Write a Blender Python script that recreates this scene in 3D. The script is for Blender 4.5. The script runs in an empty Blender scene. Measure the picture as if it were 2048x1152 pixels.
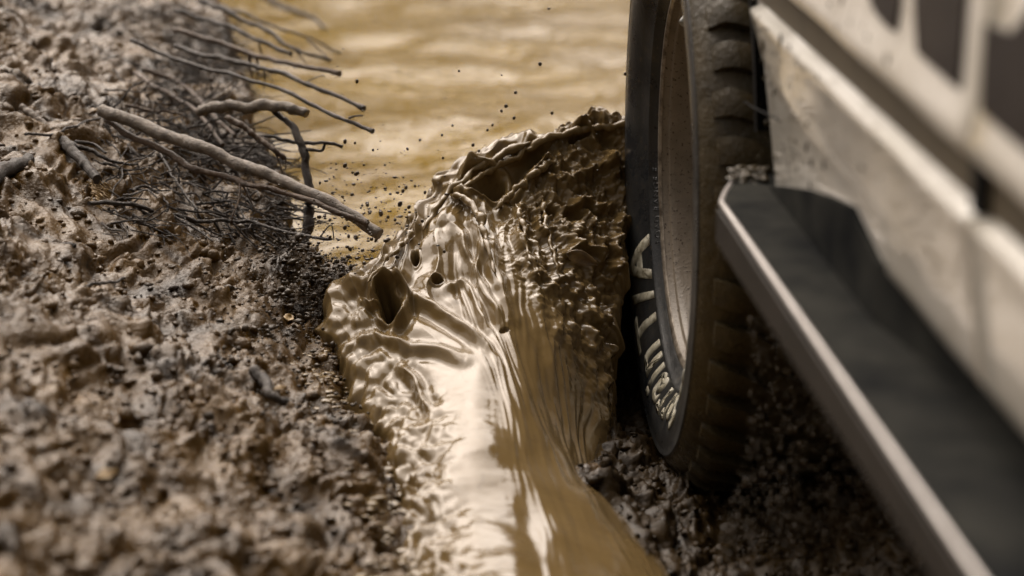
import bpy, bmesh, math, random
import numpy as np
from mathutils import Vector, Matrix

R_ = math.radians
rng = np.random.default_rng(7)
random.seed(7)
scene = bpy.context.scene
COL = scene.collection

# ------------------------------------------------------------------ camera
FPX, CX, CY = 5950.0, 1024.0, 576.0          # focal length in pixels of the 2048 wide photograph
CAM_H, PITCH, YAW = 1.35, R_(14.23), R_(4.68)
cam_data = bpy.data.cameras.new('camera')
cam = bpy.data.objects.new('camera', cam_data)
COL.objects.link(cam)
cam.location = (0, 0, CAM_H)
cam.rotation_euler = (math.pi / 2 - PITCH, 0, -YAW)
cam_data.sensor_width = 36.0
cam_data.lens = FPX / 2048 * 36.0
cam_data.clip_start = 0.05
cam_data.clip_end = 2000
cam_data.dof.use_dof = True
cam_data.dof.focus_distance = 4.80
cam_data.dof.aperture_fstop = 2.5
scene.camera = cam

# ------------------------------------------------------------------ sky, sun, exposure
SUN_EL, SUN_AZ = R_(48), R_(-14)             # azimuth from +Y towards +X
world = bpy.data.worlds.new('World')
scene.world = world
world.use_nodes = True
wn = world.node_tree
wn.nodes.clear()
w_out = wn.nodes.new('ShaderNodeOutputWorld')
w_bg = wn.nodes.new('ShaderNodeBackground')
w_sky = wn.nodes.new('ShaderNodeTexSky')
w_sky.sky_type = 'NISHITA'
w_sky.sun_disc = False
w_sky.sun_elevation = SUN_EL
w_sky.sun_rotation = SUN_AZ
w_sky.dust_density = 5.0
w_hs = wn.nodes.new('ShaderNodeHueSaturation')
w_hs.inputs['Saturation'].default_value = 0.12      # overcast: nearly white cloud
w_tint = wn.nodes.new('ShaderNodeMix')
w_tint.data_type = 'RGBA'
w_tint.blend_type = 'MULTIPLY'
w_tint.inputs[0].default_value = 1.0
w_tint.inputs[7].default_value = (1.0, 0.885, 0.785, 1)
w_bg.inputs['Strength'].default_value = 0.075
wn.links.new(w_sky.outputs['Color'], w_hs.inputs['Color'])
wn.links.new(w_hs.outputs['Color'], w_tint.inputs[6])
wn.links.new(w_tint.outputs[2], w_bg.inputs['Color'])
wn.links.new(w_bg.outputs[0], w_out.inputs[0])

sun_data = bpy.data.lights.new('sun', 'SUN')
sun_data.energy = 1.5
sun_data.angle = R_(72)
sun_data.color = (1.0, 0.905, 0.81)
sun = bpy.data.objects.new('sun', sun_data)
COL.objects.link(sun)
sd = Vector((math.sin(SUN_AZ) * math.cos(SUN_EL), math.cos(SUN_AZ) * math.cos(SUN_EL), math.sin(SUN_EL)))
sun.rotation_euler = sd.to_track_quat('Z', 'Y').to_euler()
sun.location = sd * 30

vs = scene.view_settings
vs.view_transform = 'Standard'
vs.look = 'None'
vs.gamma = 1.0
vs.use_curve_mapping = False
vs.exposure = 1.25
scene.cycles.max_bounces = 6
scene.cycles.use_denoising = True

# ------------------------------------------------------------------ helpers
FWD = np.array([math.sin(YAW) * math.cos(PITCH), math.cos(YAW) * math.cos(PITCH), -math.sin(PITCH)])
RGT = np.array([math.cos(YAW), -math.sin(YAW), 0.0])
UPV = np.cross(RGT, FWD)
CAMP = np.array([0.0, 0.0, CAM_H])


def ray(px, py):
    return FWD + RGT * ((px - CX) / FPX) + UPV * ((CY - py) / FPX)


def at_y(px, py, y):
    d = ray(px, py)
    return CAMP + d * (y / d[1])


def at_x(px, py, x):
    d = ray(px, py)
    return CAMP + d * (x / d[0])


def at_z(px, py, z):
    d = ray(px, py)
    return CAMP + d * ((z - CAM_H) / d[2])


def project(P):
    v = P - CAMP
    z = v @ FWD
    return CX + FPX * (v @ RGT) / z, CY - FPX * (v @ UPV) / z


_G = rng.normal(size=(4096, 3))
_G /= np.linalg.norm(_G, axis=1)[:, None]


def gnoise(p, seed=0):
    """gradient noise, about -0.9..0.9, p is (N,3)"""
    out = np.empty(len(p))
    for s in range(0, len(p), 200000):
        q = p[s:s + 200000]
        i = np.floor(q).astype(np.int64)
        f = q - i
        w = f * f * f * (f * (f * 6 - 15) + 10)
        acc = np.zeros(len(q))
        for dx in (0, 1):
            wx = w[:, 0] if dx else 1 - w[:, 0]
            for dy in (0, 1):
                wy = w[:, 1] if dy else 1 - w[:, 1]
                for dz in (0, 1):
                    wz = w[:, 2] if dz else 1 - w[:, 2]
                    h = ((i[:, 0] + dx) * 73856093) ^ ((i[:, 1] + dy) * 19349663) ^ ((i[:, 2] + dz) * 83492791) ^ (seed * 2654435761)
                    h = (h ^ (h >> 13)) * 1274126177
                    h = (h ^ (h >> 16)) & 4095
                    g = _G[h]
                    acc += wx * wy * wz * (g[:, 0] * (f[:, 0] - dx) + g[:, 1] * (f[:, 1] - dy) + g[:, 2] * (f[:, 2] - dz))
        out[s:s + 200000] = acc * 1.5
    return out


def sstep(a, b, x):
    t = np.clip((x - a) / (b - a), 0, 1)
    return t * t * (3 - 2 * t)


def new_obj(name, mesh, parent=None, mat=None, loc=None):
    o = bpy.data.objects.new(name, mesh)
    COL.objects.link(o)
    if parent is not None:
        o.parent = parent
    if mat is not None and not mesh.materials:
        mesh.materials.append(mat)
    if loc is not None:
        o.location = loc
    return o


def mesh_np(name, verts, faces, smooth=True):
    """verts (N,3), faces (M,k) numpy arrays with equal k"""
    verts = np.ascontiguousarray(verts, dtype=np.float32)
    faces = np.ascontiguousarray(faces, dtype=np.int32)
    me = bpy.data.meshes.new(name)
    k = faces.shape[1]
    me.vertices.add(len(verts))
    me.vertices.foreach_set('co', verts.ravel())
    me.loops.add(faces.size)
    me.loops.foreach_set('vertex_index', faces.ravel())
    me.polygons.add(len(faces))
    me.polygons.foreach_set('loop_start', np.arange(0, faces.size, k, dtype=np.int32))
    me.polygons.foreach_set('loop_total', np.full(len(faces), k, dtype=np.int32))
    me.polygons.foreach_set('use_smooth', np.full(len(faces), smooth))
    me.update(calc_edges=True)
    me.validate()
    return me


def grid_faces(nu, nv):
    """vertex index = j*nu+i"""
    i, j = np.meshgrid(np.arange(nu - 1), np.arange(nv - 1))
    a = (j * nu + i).ravel()
    return np.stack([a, a + 1, a + 1 + nu, a + nu], 1)


def grid_normals(P, nu, nv):
    G = P.reshape(nv, nu, 3)
    du = np.gradient(G, axis=1)
    dv = np.gradient(G, axis=0)
    n = np.cross(du, dv)
    n /= np.linalg.norm(n, axis=2)[..., None] + 1e-12
    return n.reshape(-1, 3)


def mesh_py(name, verts, faces, smooth=False):
    me = bpy.data.meshes.new(name)
    me.from_pydata([tuple(v) for v in verts], [], [tuple(f) for f in faces])
    if smooth:
        for p in me.polygons:
            p.use_smooth = True
    me.update()
    return me


def tag(o, label=None, cat=None, group=None, kind=None):
    if label:
        o['label'] = label
    if cat:
        o['category'] = cat
    if group:
        o['group'] = group
    if kind:
        o['kind'] = kind
    return o


def catmull(pts, n):
    """pts (K,D) -> (n,D) smooth curve through the points, even in chord length"""
    pts = np.asarray(pts, float)
    K = len(pts)
    t = np.concatenate([[0], np.cumsum(np.linalg.norm(np.diff(pts[:, :3], axis=0), axis=1))])
    t /= t[-1]
    m = np.gradient(pts, t, axis=0) if K > 2 else np.repeat((pts[1:] - pts[:1]), 2, 0)
    s = np.linspace(0, 1, n)
    k = np.clip(np.searchsorted(t, s, side='right') - 1, 0, K - 2)
    h = (t[k + 1] - t[k])[:, None]
    x = ((s - t[k]) / (t[k + 1] - t[k]))[:, None]
    return ((2 * x**3 - 3 * x**2 + 1) * pts[k] + (x**3 - 2 * x**2 + x) * h * m[k]
            + (-2 * x**3 + 3 * x**2) * pts[k + 1] + (x**3 - x**2) * h * m[k + 1])


# ------------------------------------------------------------------ materials
def mat_new(name):
    m = bpy.data.materials.new(name)
    m.use_nodes = True
    nt = m.node_tree
    b = nt.nodes['Principled BSDF']
    return m, nt, b


def node(nt, kind, **kw):
    n = nt.nodes.new(kind)
    for k, v in kw.items():
        setattr(n, k, v)
    return n


def ramp(nt, src, stops):
    r = node(nt, 'ShaderNodeValToRGB')
    e = r.color_ramp.elements
    while len(e) < len(stops):
        e.new(0.5)
    for i, (p, c) in enumerate(stops):
        e[i].position = p
        e[i].color = (*c, 1) if len(c) == 3 else c
    nt.links.new(src, r.inputs[0])
    return r.outputs[0]


def noise_tex(nt, scale, detail=4, rough=0.55, coord=None, dist=0.0):
    n = node(nt, 'ShaderNodeTexNoise')
    n.inputs['Scale'].default_value = scale
    n.inputs['Detail'].default_value = detail
    n.inputs['Roughness'].default_value = rough
    n.inputs['Distortion'].default_value = dist
    if coord is not None:
        nt.links.new(coord, n.inputs['Vector'])
    return n.outputs['Fac']


def obj_coord(nt, scale=None):
    tc = node(nt, 'ShaderNodeTexCoord')
    if scale is None:
        return tc.outputs['Object']
    mp = node(nt, 'ShaderNodeMapping')
    mp.inputs['Scale'].default_value = scale
    nt.links.new(tc.outputs['Object'], mp.inputs['Vector'])
    return mp.outputs['Vector']


def bump(nt, b, height, strength, dist, prev=None):
    bp = node(nt, 'ShaderNodeBump')
    bp.inputs['Strength'].default_value = strength
    bp.inputs['Distance'].default_value = dist
    nt.links.new(height, bp.inputs['Height'])
    if prev is not None:
        nt.links.new(prev, bp.inputs['Normal'])
    nt.links.new(bp.outputs[0], b.inputs['Normal'])
    return bp.outputs[0]


def mix_col(nt, fac, a, b_):
    mx = node(nt, 'ShaderNodeMix', data_type='RGBA')
    nt.links.new(fac, mx.inputs[0])
    for v, s in ((a, 6), (b_, 7)):
        if isinstance(v, tuple):
            mx.inputs[s].default_value = (*v, 1)
        else:
            nt.links.new(v, mx.inputs[s])
    return mx.outputs[2]


def make_mud(name, cols, scale, rough, bumps, ior=1.5, coat=0.0):
    m, nt, b = mat_new(name)
    co = obj_coord(nt)
    n1 = noise_tex(nt, scale, 6, 0.6, co)
    nt.links.new(ramp(nt, n1, cols), b.inputs['Base Color'])
    n2 = noise_tex(nt, scale * 2.3, 5, 0.6, co)
    nt.links.new(ramp(nt, n2, [(0.35, (rough[0],) * 3), (0.68, (rough[1],) * 3)]), b.inputs['Roughness'])
    b.inputs['IOR'].default_value = ior
    b.inputs['Coat Weight'].default_value = coat
    b.inputs['Coat Roughness'].default_value = 0.06
    prev = None
    for (s, st, d) in bumps:
        prev = bump(nt, b, noise_tex(nt, s, 4, 0.6, co), st, d, prev)
    return m


M = {}
M['bank'] = make_mud('churned_mud', [(0.34, (0.022, 0.011, 0.002)), (0.50, (0.084, 0.045, 0.010)), (0.72, (0.150, 0.087, 0.026))], 9,
                     (0.07, 0.42), [(60, 0.42, 0.010), (170, 0.6, 0.005)], 1.37)
m, nt, b = mat_new('liquid_mud')
co = obj_coord(nt)
n1 = noise_tex(nt, 9, 5, 0.6, co, 0.6)
n2 = noise_tex(nt, 34, 6, 0.65, co, 1.2)
c1 = ramp(nt, n1, [(0.3, (0.140, 0.092, 0.036)), (0.7, (0.185, 0.127, 0.056))])
fc = ramp(nt, n2, [(0.56, (0, 0, 0)), (0.74, (0.75, 0.75, 0.75))])
nt.links.new(mix_col(nt, fc, c1, (0.092, 0.056, 0.020)), b.inputs['Base Color'])
nt.links.new(ramp(nt, n2, [(0.42, (0.06,) * 3), (0.70, (0.24,) * 3)]), b.inputs['Roughness'])
b.inputs['IOR'].default_value = 1.40
pv = bump(nt, b, noise_tex(nt, 48, 5, 0.6, co, 0.8), 0.10, 0.004)
bump(nt, b, noise_tex(nt, 260, 3, 0.6, co), 0.07, 0.001, pv)
M['splash'] = m
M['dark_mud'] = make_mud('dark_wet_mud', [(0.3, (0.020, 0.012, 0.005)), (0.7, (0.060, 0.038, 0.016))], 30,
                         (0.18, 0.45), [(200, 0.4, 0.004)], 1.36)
M['shade_mud'] = make_mud('shade_tinted_churned_mud', [(0.3, (0.013, 0.0075, 0.0025)), (0.7, (0.046, 0.028, 0.010))], 30,
                          (0.22, 0.6), [(200, 0.4, 0.004)], 1.22)  # wet mud, blackened further to stand for shade under the car
M['drop'] = make_mud('wet_mud_drop', [(0.3, (0.026, 0.016, 0.006)), (0.7, (0.065, 0.041, 0.017))], 60, (0.05, 0.12), [(300, 0.1, 0.001)], 1.4)
M['tread_mud'] = make_mud('mud_caked_rubber', [(0.3, (0.034, 0.025, 0.011)), (0.55, (0.066, 0.049, 0.022)), (0.8, (0.095, 0.070, 0.036))], 22,
                          (0.18, 0.50), [(70, 0.5, 0.006), (260, 0.4, 0.003)], 1.45)

# water
m, nt, b = mat_new('muddy_water')
co = obj_coord(nt, (1.0, 1.6, 1.0))
n1 = noise_tex(nt, 1.3, 4, 0.6, co)
nt.links.new(ramp(nt, n1, [(0.35, (0.150, 0.086, 0.001)), (0.65, (0.215, 0.131, 0.004))]), b.inputs['Base Color'])
b.inputs['Roughness'].default_value = 0.10
b.inputs['IOR'].default_value = 1.38
b.inputs['Specular IOR Level'].default_value = 0.30
pv = bump(nt, b, noise_tex(nt, 9, 4, 0.6, obj_coord(nt, (1.1, 0.9, 1)), 0.8), 0.45, 0.03)
pv = bump(nt, b, noise_tex(nt, 34, 3, 0.5, obj_coord(nt, (1.0, 1.0, 1)), 0.5), 0.35, 0.008, pv)
M['water'] = m

# bark of roots and branches
def make_bark(name, c0, c1, c2):
    m, nt, b = mat_new(name)
    co = obj_coord(nt)
    n1 = noise_tex(nt, 60, 6, 0.65, co)
    col = ramp(nt, n1, [(0.3, c0), (0.5, c1), (0.75, c2)])
    nt.links.new(col, b.inputs['Base Color'])
    b.inputs['Roughness'].default_value = 0.42
    pv = bump(nt, b, noise_tex(nt, 110, 6, 0.7, co, 1.5), 1.0, 0.007)
    bump(nt, b, noise_tex(nt, 420, 3, 0.6, co), 0.4, 0.0015, pv)
    return m


M['bark_dark'] = make_bark('wet_dark_root', (0.014, 0.009, 0.005), (0.032, 0.020, 0.012), (0.075, 0.050, 0.030))
M['bark_red'] = make_bark('wet_brown_root', (0.045, 0.026, 0.014), (0.10, 0.060, 0.033), (0.19, 0.125, 0.075))
M['bark_pale'] = make_bark('stripped_branch', (0.070, 0.052, 0.036), (0.20, 0.16, 0.12), (0.36, 0.30, 0.235))

# rubber sidewall with dried mud film
m, nt, b = mat_new('tyre_rubber')
co = obj_coord(nt)
n1 = noise_tex(nt, 18, 7, 0.68, co)
n2 = noise_tex(nt, 140, 5, 0.7, co)
c1 = ramp(nt, n1, [(0.36, (0.018, 0.020, 0.023)), (0.62, (0.040, 0.040, 0.038)), (0.85, (0.10, 0.078, 0.048))])
fc = ramp(nt, n2, [(0.60, (0, 0, 0)), (0.75, (1, 1, 1))])
nt.links.new(mix_col(nt, fc, c1, (0.12, 0.093, 0.060)), b.inputs['Base Color'])
nt.links.new(ramp(nt, n1, [(0.3, (0.20,) * 3), (0.8, (0.5,) * 3)]), b.inputs['Roughness'])
bump(nt, b, n2, 0.35, 0.002)
M['rubber'] = m

# worn raised lettering
m, nt, b = mat_new('worn_white_lettering')
co = obj_coord(nt)
n1 = noise_tex(nt, 75, 6, 0.7, co)
nt.links.new(ramp(nt, n1, [(0.34, (0.14, 0.115, 0.07)), (0.46, (0.42, 0.39, 0.29)), (0.70, (0.62, 0.60, 0.50))]), b.inputs['Base Color'])
b.inputs['Roughness'].default_value = 0.5
M['letter'] = m

# rim with mud film and specks
m, nt, b = mat_new('mud_filmed_rim')
co = obj_coord(nt)
n1 = noise_tex(nt, 16, 5, 0.6, co)
n2 = noise_tex(nt, 210, 3, 0.6, co)
c1 = ramp(nt, n1, [(0.3, (0.17, 0.138, 0.100)), (0.7, (0.28, 0.232, 0.176))])
fc = ramp(nt, n2, [(0.60, (0, 0, 0)), (0.66, (1, 1, 1))])
nt.links.new(mix_col(nt, fc, c1, (0.07, 0.048, 0.028)), b.inputs['Base Color'])
b.inputs['Roughness'].default_value = 0.42
bump(nt, b, n2, 0.4, 0.002)
M['rim'] = m
m, nt, b = mat_new('rim_lip_metal')
co = obj_coord(nt)
n1 = noise_tex(nt, 60, 5, 0.65, co)
nt.links.new(ramp(nt, n1, [(0.35, (0.10, 0.08, 0.06)), (0.6, (0.36, 0.31, 0.25))]), b.inputs['Base Color'])
b.inputs['Metallic'].default_value = 0.45
b.inputs['Roughness'].default_value = 0.3
M['rim_lip'] = m

# car paint, dusty silver
m, nt, b = mat_new('dusty_silver_paint')
co = obj_coord(nt)
n1 = noise_tex(nt, 3.0, 5, 0.6, obj_coord(nt, (1, 1, 0.35)))
n2 = noise_tex(nt, 26, 6, 0.7, co)
c1 = ramp(nt, n1, [(0.3, (0.68, 0.64, 0.55)), (0.7, (0.86, 0.83, 0.77))])
fc = ramp(nt, n2, [(0.52, (0, 0, 0)), (0.74, (0.7, 0.7, 0.7))])
nt.links.new(mix_col(nt, fc, c1, (0.27, 0.215, 0.135)), b.inputs['Base Color'])
b.inputs['Metallic'].default_value = 0.0
b.inputs['Roughness'].default_value = 0.30
b.inputs['Coat Weight'].default_value = 0.9
b.inputs['Coat Roughness'].default_value = 0.06
M['paint'] = m


def simple(name, col, rough, metal=0.0, vary=None, scale=12, coat=0.0):
    m, nt, b = mat_new(name)
    co = obj_coord(nt)
    n1 = noise_tex(nt, scale, 5, 0.6, co)
    v = vary or tuple(c * 0.6 for c in col)
    nt.links.new(ramp(nt, n1, [(0.35, v), (0.65, col)]), b.inputs['Base Color'])
    b.inputs['Roughness'].default_value = rough
    b.inputs['Metallic'].default_value = metal
    b.inputs['Coat Weight'].default_value = coat
    bump(nt, b, noise_tex(nt, scale * 9, 3, 0.6, co), 0.12, 0.002)
    return m


M['groove'] = simple('muddy_trim_strip', (0.10, 0.078, 0.045), 0.6, 0, (0.075, 0.058, 0.034), 9)
M['step'] = simple('black_step_coating', (0.042, 0.042, 0.038), 0.55, 0, (0.015, 0.016, 0.017), 7)
M['step'].node_tree.nodes['Principled BSDF'].inputs['Specular IOR Level'].default_value = 0.0
M['step_face'] = simple('step_side_plastic', (0.022, 0.017, 0.013), 0.6, 0, (0.014, 0.011, 0.008), 8)
M['alu'] = simple('brushed_edge_trim', (0.55, 0.52, 0.50), 0.32, 0.55, (0.44, 0.41, 0.39), 20)
M['door_patch'] = simple('dark_brown_door_patch', (0.040, 0.034, 0.032), 0.30, 0, (0.028, 0.024, 0.024), 6)
for k_ in ('door_patch', 'step_face'):
    M[k_].node_tree.nodes['Principled BSDF'].inputs['Specular IOR Level'].default_value = 0.18 if k_ == 'step_face' else 0.02
M['black'] = simple('matt_black_plastic', (0.008, 0.008, 0.008), 0.6)
M['black'].node_tree.nodes['Principled BSDF'].inputs['Specular IOR Level'].default_value = 0.08
M['glass'] = simple('tinted_glass', (0.012, 0.013, 0.014), 0.04, 0)
M['leaf'] = simple('dead_leaf', (0.23, 0.15, 0.06), 0.4, 0, (0.09, 0.055, 0.025), 60)
M['moss'] = simple('yellow_root_fibre', (0.30, 0.19, 0.055), 0.5, 0, (0.16, 0.095, 0.03), 50)
M['valve'] = simple('pale_valve_cap', (0.42, 0.42, 0.39), 0.35, 0.2)

# ------------------------------------------------------------------ ground: bank, rut and bed of the pool, one sheet
WATER_Z = -0.015


def edge_x(y):
    return np.interp(y, [2.0, 3.3, 3.9, 4.3, 4.6, 4.8, 5.0, 5.3, 5.7, 6.2, 7.0, 9.0, 14.0],
                     [0.20, 0.21, 0.19, 0.155, 0.115, 0.090, 0.060, 0.015, -0.03, -0.055, -0.09, -0.3, -1.5])


def base_z(x, y):
    s = edge_x(y) - x
    zb = np.interp(y, [2.0, 3.4, 3.9, 4.3, 4.6, 4.9, 5.3, 6.0, 20.0], [0.02, 0.03, 0.05, 0.075, 0.11, 0.17, 0.25, 0.27, 0.30])
    soft = np.interp(y, [3.5, 4.3, 4.8, 5.2], [0.30, 0.20, 0.10, 0.05])
    z = zb * sstep(0, 1, (s + soft * 0.5) / soft)
    slope = np.interp(y, [3.2, 4.2, 5.0, 6.5], [0.42, 0.42, 0.34, 0.28])
    z = z + slope * np.clip(s, 0, 0.75) + 0.04 * np.clip(s - 0.75, 0, 8)
    # pool bed beyond the wave
    pool = sstep(4.75, 5.15, y) * sstep(0.03, -0.05, s) * (1 - sstep(13, 16, y)) * (1 - sstep(7, 9, x))
    z = z * (1 - pool) + pool * -0.22
    # rut under the wheel
    rut = np.exp(-((x - 0.66) / 0.17) ** 4) * sstep(2.0, 2.6, y) * (1 - sstep(5.0, 5.4, y))
    z = z - 0.075 * rut
    # churned bed to the right of the rut, under the car
    z = z + 0.02 * sstep(0.85, 1.0, x) * (1 - sstep(4.9, 5.3, y))
    # mud heaped up in front of the wheel
    z = z + 0.56 * np.exp(-((x - 0.66) / 0.24) ** 4 - ((y - 5.06) / 0.15) ** 2)
    # splashed heap between the bank and the wave
    z = z + 0.17 * np.exp(-((x - 0.155) / 0.085) ** 2 - ((y - 4.78) / 0.13) ** 2)
    far = sstep(14, 20, y)
    return z + 0.9 * far


def growth(a, b, step, lo, hi, g=1.22):
    mid = list(np.arange(a, b, step))
    d, p, left = step, a, []
    while p > lo:
        d *= g
        p -= d
        left.append(p)
    d, p, right = step, mid[-1], []
    while p < hi:
        d *= g
        p += d
        right.append(p)
    return np.array(left[::-1] + mid + right)


gx = growth(-0.62, 1.10, 0.0038, -420, 420)
gy = growth(3.05, 6.7, 0.0052, -60, 800)
nx, ny = len(gx), len(gy)
X, Y = np.meshgrid(gx, gy)
P = np.stack([X.ravel(), Y.ravel(), base_z(X.ravel(), Y.ravel())], 1)
N = grid_normals(P, nx, ny)
near = ((P[:, 0] > -0.8) & (P[:, 0] < 1.4) & (P[:, 1] > 2.8) & (P[:, 1] < 7.2))
Q = P[near]
Qa = Q * np.array([1.0, 0.55, 1.2])
warp = np.stack([gnoise(Q * 7, 11), gnoise(Q * 7, 12), gnoise(Q * 7, 13)], 1) * 0.05
q = Qa + warp
d = 0.034 * gnoise(q * 6, 1)
d += 0.040 * (np.abs(gnoise(q * 12, 2)) - 0.25)
patch = sstep(-0.22, 0.30, gnoise(Q * np.array([6, 3.5, 6]), 21))
patch2 = sstep(-0.30, 0.25, gnoise(Q * np.array([9, 5, 9]) + 7, 22))
d += (0.010 + 0.020 * patch2) * (np.abs(gnoise(q * 27, 3)) - 0.25)
d += (0.004 + 0.016 * patch) * (np.abs(gnoise(q * 58, 4)) - 0.25)
d += (0.003 + 0.008 * patch) * (np.abs(gnoise(q * np.array([1, 1.6, 1]) * 112, 5)) - 0.25)
d += 0.0022 * gnoise(q * np.array([1, 1.6, 1]) * 190, 7)
# sharper holes
d -= 0.030 * sstep(0.36, 0.60, gnoise(q * 24, 6)) * (0.3 + 0.7 * patch)
under = sstep(0.78, 0.95, Q[:, 0])
Pn = P.copy()
Pn[near] = Q + N[near] * d[:, None]
Pn[near, :2] += np.stack([gnoise(q * 33, 8), gnoise(q * 33, 9)], 1) * 0.006
GROUND = Pn.reshape(ny, nx, 3)
gf = grid_faces(nx, ny)
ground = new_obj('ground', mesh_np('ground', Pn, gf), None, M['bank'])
ground.data.materials.append(M['shade_mud'])          # dark track mud with the shade under the car painted in
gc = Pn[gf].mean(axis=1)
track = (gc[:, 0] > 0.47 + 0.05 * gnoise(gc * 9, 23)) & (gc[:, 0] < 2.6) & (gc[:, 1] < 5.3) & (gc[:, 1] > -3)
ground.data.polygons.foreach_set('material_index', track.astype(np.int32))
tag(ground, 'churned wet brown mud of the bank and rut', None, None, 'structure')
del ground['label']


def ground_hit(px, py, lift=0.0):
    """where the line of sight of a photograph pixel meets the modelled bank"""
    d = ray(px, py)
    ts = np.linspace(2.9, 7.0, 900)
    pts = CAMP + d[None] * ts[:, None]
    dz = pts[:, 2] - base_z(pts[:, 0], pts[:, 1])
    k = int(np.argmax(dz < lift))
    if dz[k] >= lift:
        k = len(ts) - 1
    return pts[k]


def ground_z(x, y):
    i = int(np.clip(np.searchsorted(gx, x), 1, nx - 1))
    j = int(np.clip(np.searchsorted(gy, y), 1, ny - 1))
    return float(GROUND[j, i, 2])


# ------------------------------------------------------------------ water
wx = growth(-0.6, 2.2, 0.012, -30, 60, 1.15)
wy = growth(5.03, 10.0, 0.016, 5.02, 18, 1.15)
X, Y = np.meshgrid(wx, wy)
p3 = np.stack([X.ravel(), Y.ravel(), np.zeros(X.size)], 1)
p3w = p3 + 0.12 * np.stack([gnoise(p3 * 2.1, 34), gnoise(p3 * 2.1, 35), p3[:, 2]], 1)
hz = 0.016 * gnoise(p3w * np.array([2.6, 2.2, 1]), 31) + 0.014 * gnoise(p3w * np.array([5.5, 4.2, 1]), 32) + 0.0022 * gnoise(p3 * np.array([15, 26, 1]), 33)
p3[:, 2] = WATER_Z + hz
water = new_obj('water', mesh_np('water', p3, grid_faces(len(wx), len(wy))), None, M['water'])
tag(water, kind='structure')

# ------------------------------------------------------------------ wood mirrored in the water, plus unseen trees added to darken reflections
nt_ = 150
nl = 60000
az = np.concatenate([rng.uniform(-46, 46, 50), rng.uniform(52, 300, 100)])
ahead = np.arange(nt_) < 50
dist = np.where(ahead, rng.uniform(24, 30, nt_), rng.uniform(11, 17, nt_))
tx, ty = dist * np.sin(np.radians(az)), dist * np.cos(np.radians(az))
th_ = np.where(ahead, rng.uniform(5.0, 9.5, nt_), np.where(az > 215, rng.uniform(3.0, 5.5, nt_), rng.uniform(6.5, 11.0, nt_)))
ti = rng.integers(0, nt_, nl)
hh = rng.beta(1.4, 1.3, nl)
rad_ = 1.7 * np.sqrt(np.clip(1 - (hh * 1.6 - 0.8) ** 2, 0.05, 1))
an, rr_ = rng.uniform(0, 6.283, nl), np.sqrt(rng.random(nl))
cx_ = tx[ti] + rad_ * rr_ * np.cos(an)
cy2 = ty[ti] + rad_ * rr_ * np.sin(an)
cz_ = 0.6 + th_[ti] * (0.05 + 0.95 * hh)
A_ = rng.normal(size=(nl, 3)); A_ /= np.linalg.norm(A_, axis=1)[:, None]
B_ = np.cross(A_, rng.normal(size=(nl, 3))); B_ /= np.linalg.norm(B_, axis=1)[:, None]
sz_ = rng.uniform(0.14, 0.32, nl)[:, None]
Cc = np.stack([cx_, cy2, cz_], 1)
LV = np.stack([Cc - A_ * sz_, Cc + B_ * sz_ * 0.6, Cc + A_ * sz_, Cc - B_ * sz_ * 0.6], 1).reshape(-1, 3)
LF = np.arange(nl * 4).reshape(-1, 4)
M['foliage'] = simple('far_foliage', (0.10, 0.11, 0.035), 0.6, 0, (0.045, 0.055, 0.02), 2)
wood = new_obj('offscreen_wood', mesh_np('offscreen_wood', LV, LF, False), None, M['foliage'])
tag(wood, 'leafy wood mirrored in the water, with unseen side and rear trees added to darken reflections', None, None, 'stuff')

# ------------------------------------------------------------------ the bow wave of liquid mud
ST = [  # distance, then points from the bank side to the wheel side (photograph pixels)
    (3.35, [(740, 1345), (850, 1315), (950, 1298), (1090, 1305), (1250, 1330), (1400, 1365), (1500, 1400)]),
    (3.60, [(740, 1235), (845, 1200), (935, 1172), (1060, 1178), (1200, 1205), (1345, 1245), (1430, 1285)]),
    (3.85, [(735, 1110), (835, 1070), (925, 1035), (1030, 1040), (1150, 1070), (1275, 1115), (1345, 1160)]),
    (4.10, [(710, 965), (820, 918), (915, 878), (1000, 880), (1095, 918), (1190, 985), (1250, 1035)]),
    (4.30, [(680, 850), (785, 800), (890, 760), (972, 742), (1050, 772), (1135, 880), (1205, 960)]),
    (4.48, [(630, 745), (700, 690), (800, 655), (905, 640), (1005, 632), (1120, 705), (1235, 890)]),
    (4.63, [(625, 665), (675, 590), (762, 548), (870, 540), (985, 522), (1108, 552), (1246, 745)]),
    (4.78, [(690, 585), (750, 525), (815, 480), (885, 440), (985, 420), (1098, 438), (1262, 545)]),
    (4.90, [(780, 525), (825, 470), (865, 425), (918, 370), (1005, 338), (1125, 343), (1285, 390)]),
    (5.00, [(820, 480), (868, 410), (915, 355), (980, 308), (1062, 280), (1165, 255), (1310, 246)]),
    (5.08, [(830, 540), (885, 470), (935, 410), (1000, 360), (1080, 335), (1175, 310), (1295, 300)]),
    (5.16, [(835, 640), (890, 630), (945, 625), (1010, 620), (1085, 620), (1180, 620), (1300, 620)]),
]
ctrl = np.array([[at_y(px, py, y) for (px, py) in row] for (y, row) in ST])      # rows x cols x 3
NU, NV = 480, 820


def interp_axis(A, s):
    """Catmull-Rom along axis 0, s in 0..K-1"""
    K = A.shape[0]
    k = np.clip(np.floor(s).astype(int), 0, K - 2)
    t = (s - k).reshape(-1, *([1] * (A.ndim - 1)))
    p1, p2 = A[k], A[k + 1]
    p0 = np.where((k > 0).reshape(t.shape), A[np.maximum(k - 1, 0)], 2 * p1 - p2)
    p3_ = np.where((k < K - 2).reshape(t.shape), A[np.minimum(k + 2, K - 1)], 2 * p2 - p1)
    return 0.5 * (2 * p1 + (p2 - p0) * t + (2 * p0 - 5 * p1 + 4 * p2 - p3_) * t**2 + (3 * p1 - p0 - 3 * p2 + p3_) * t**3)


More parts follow.
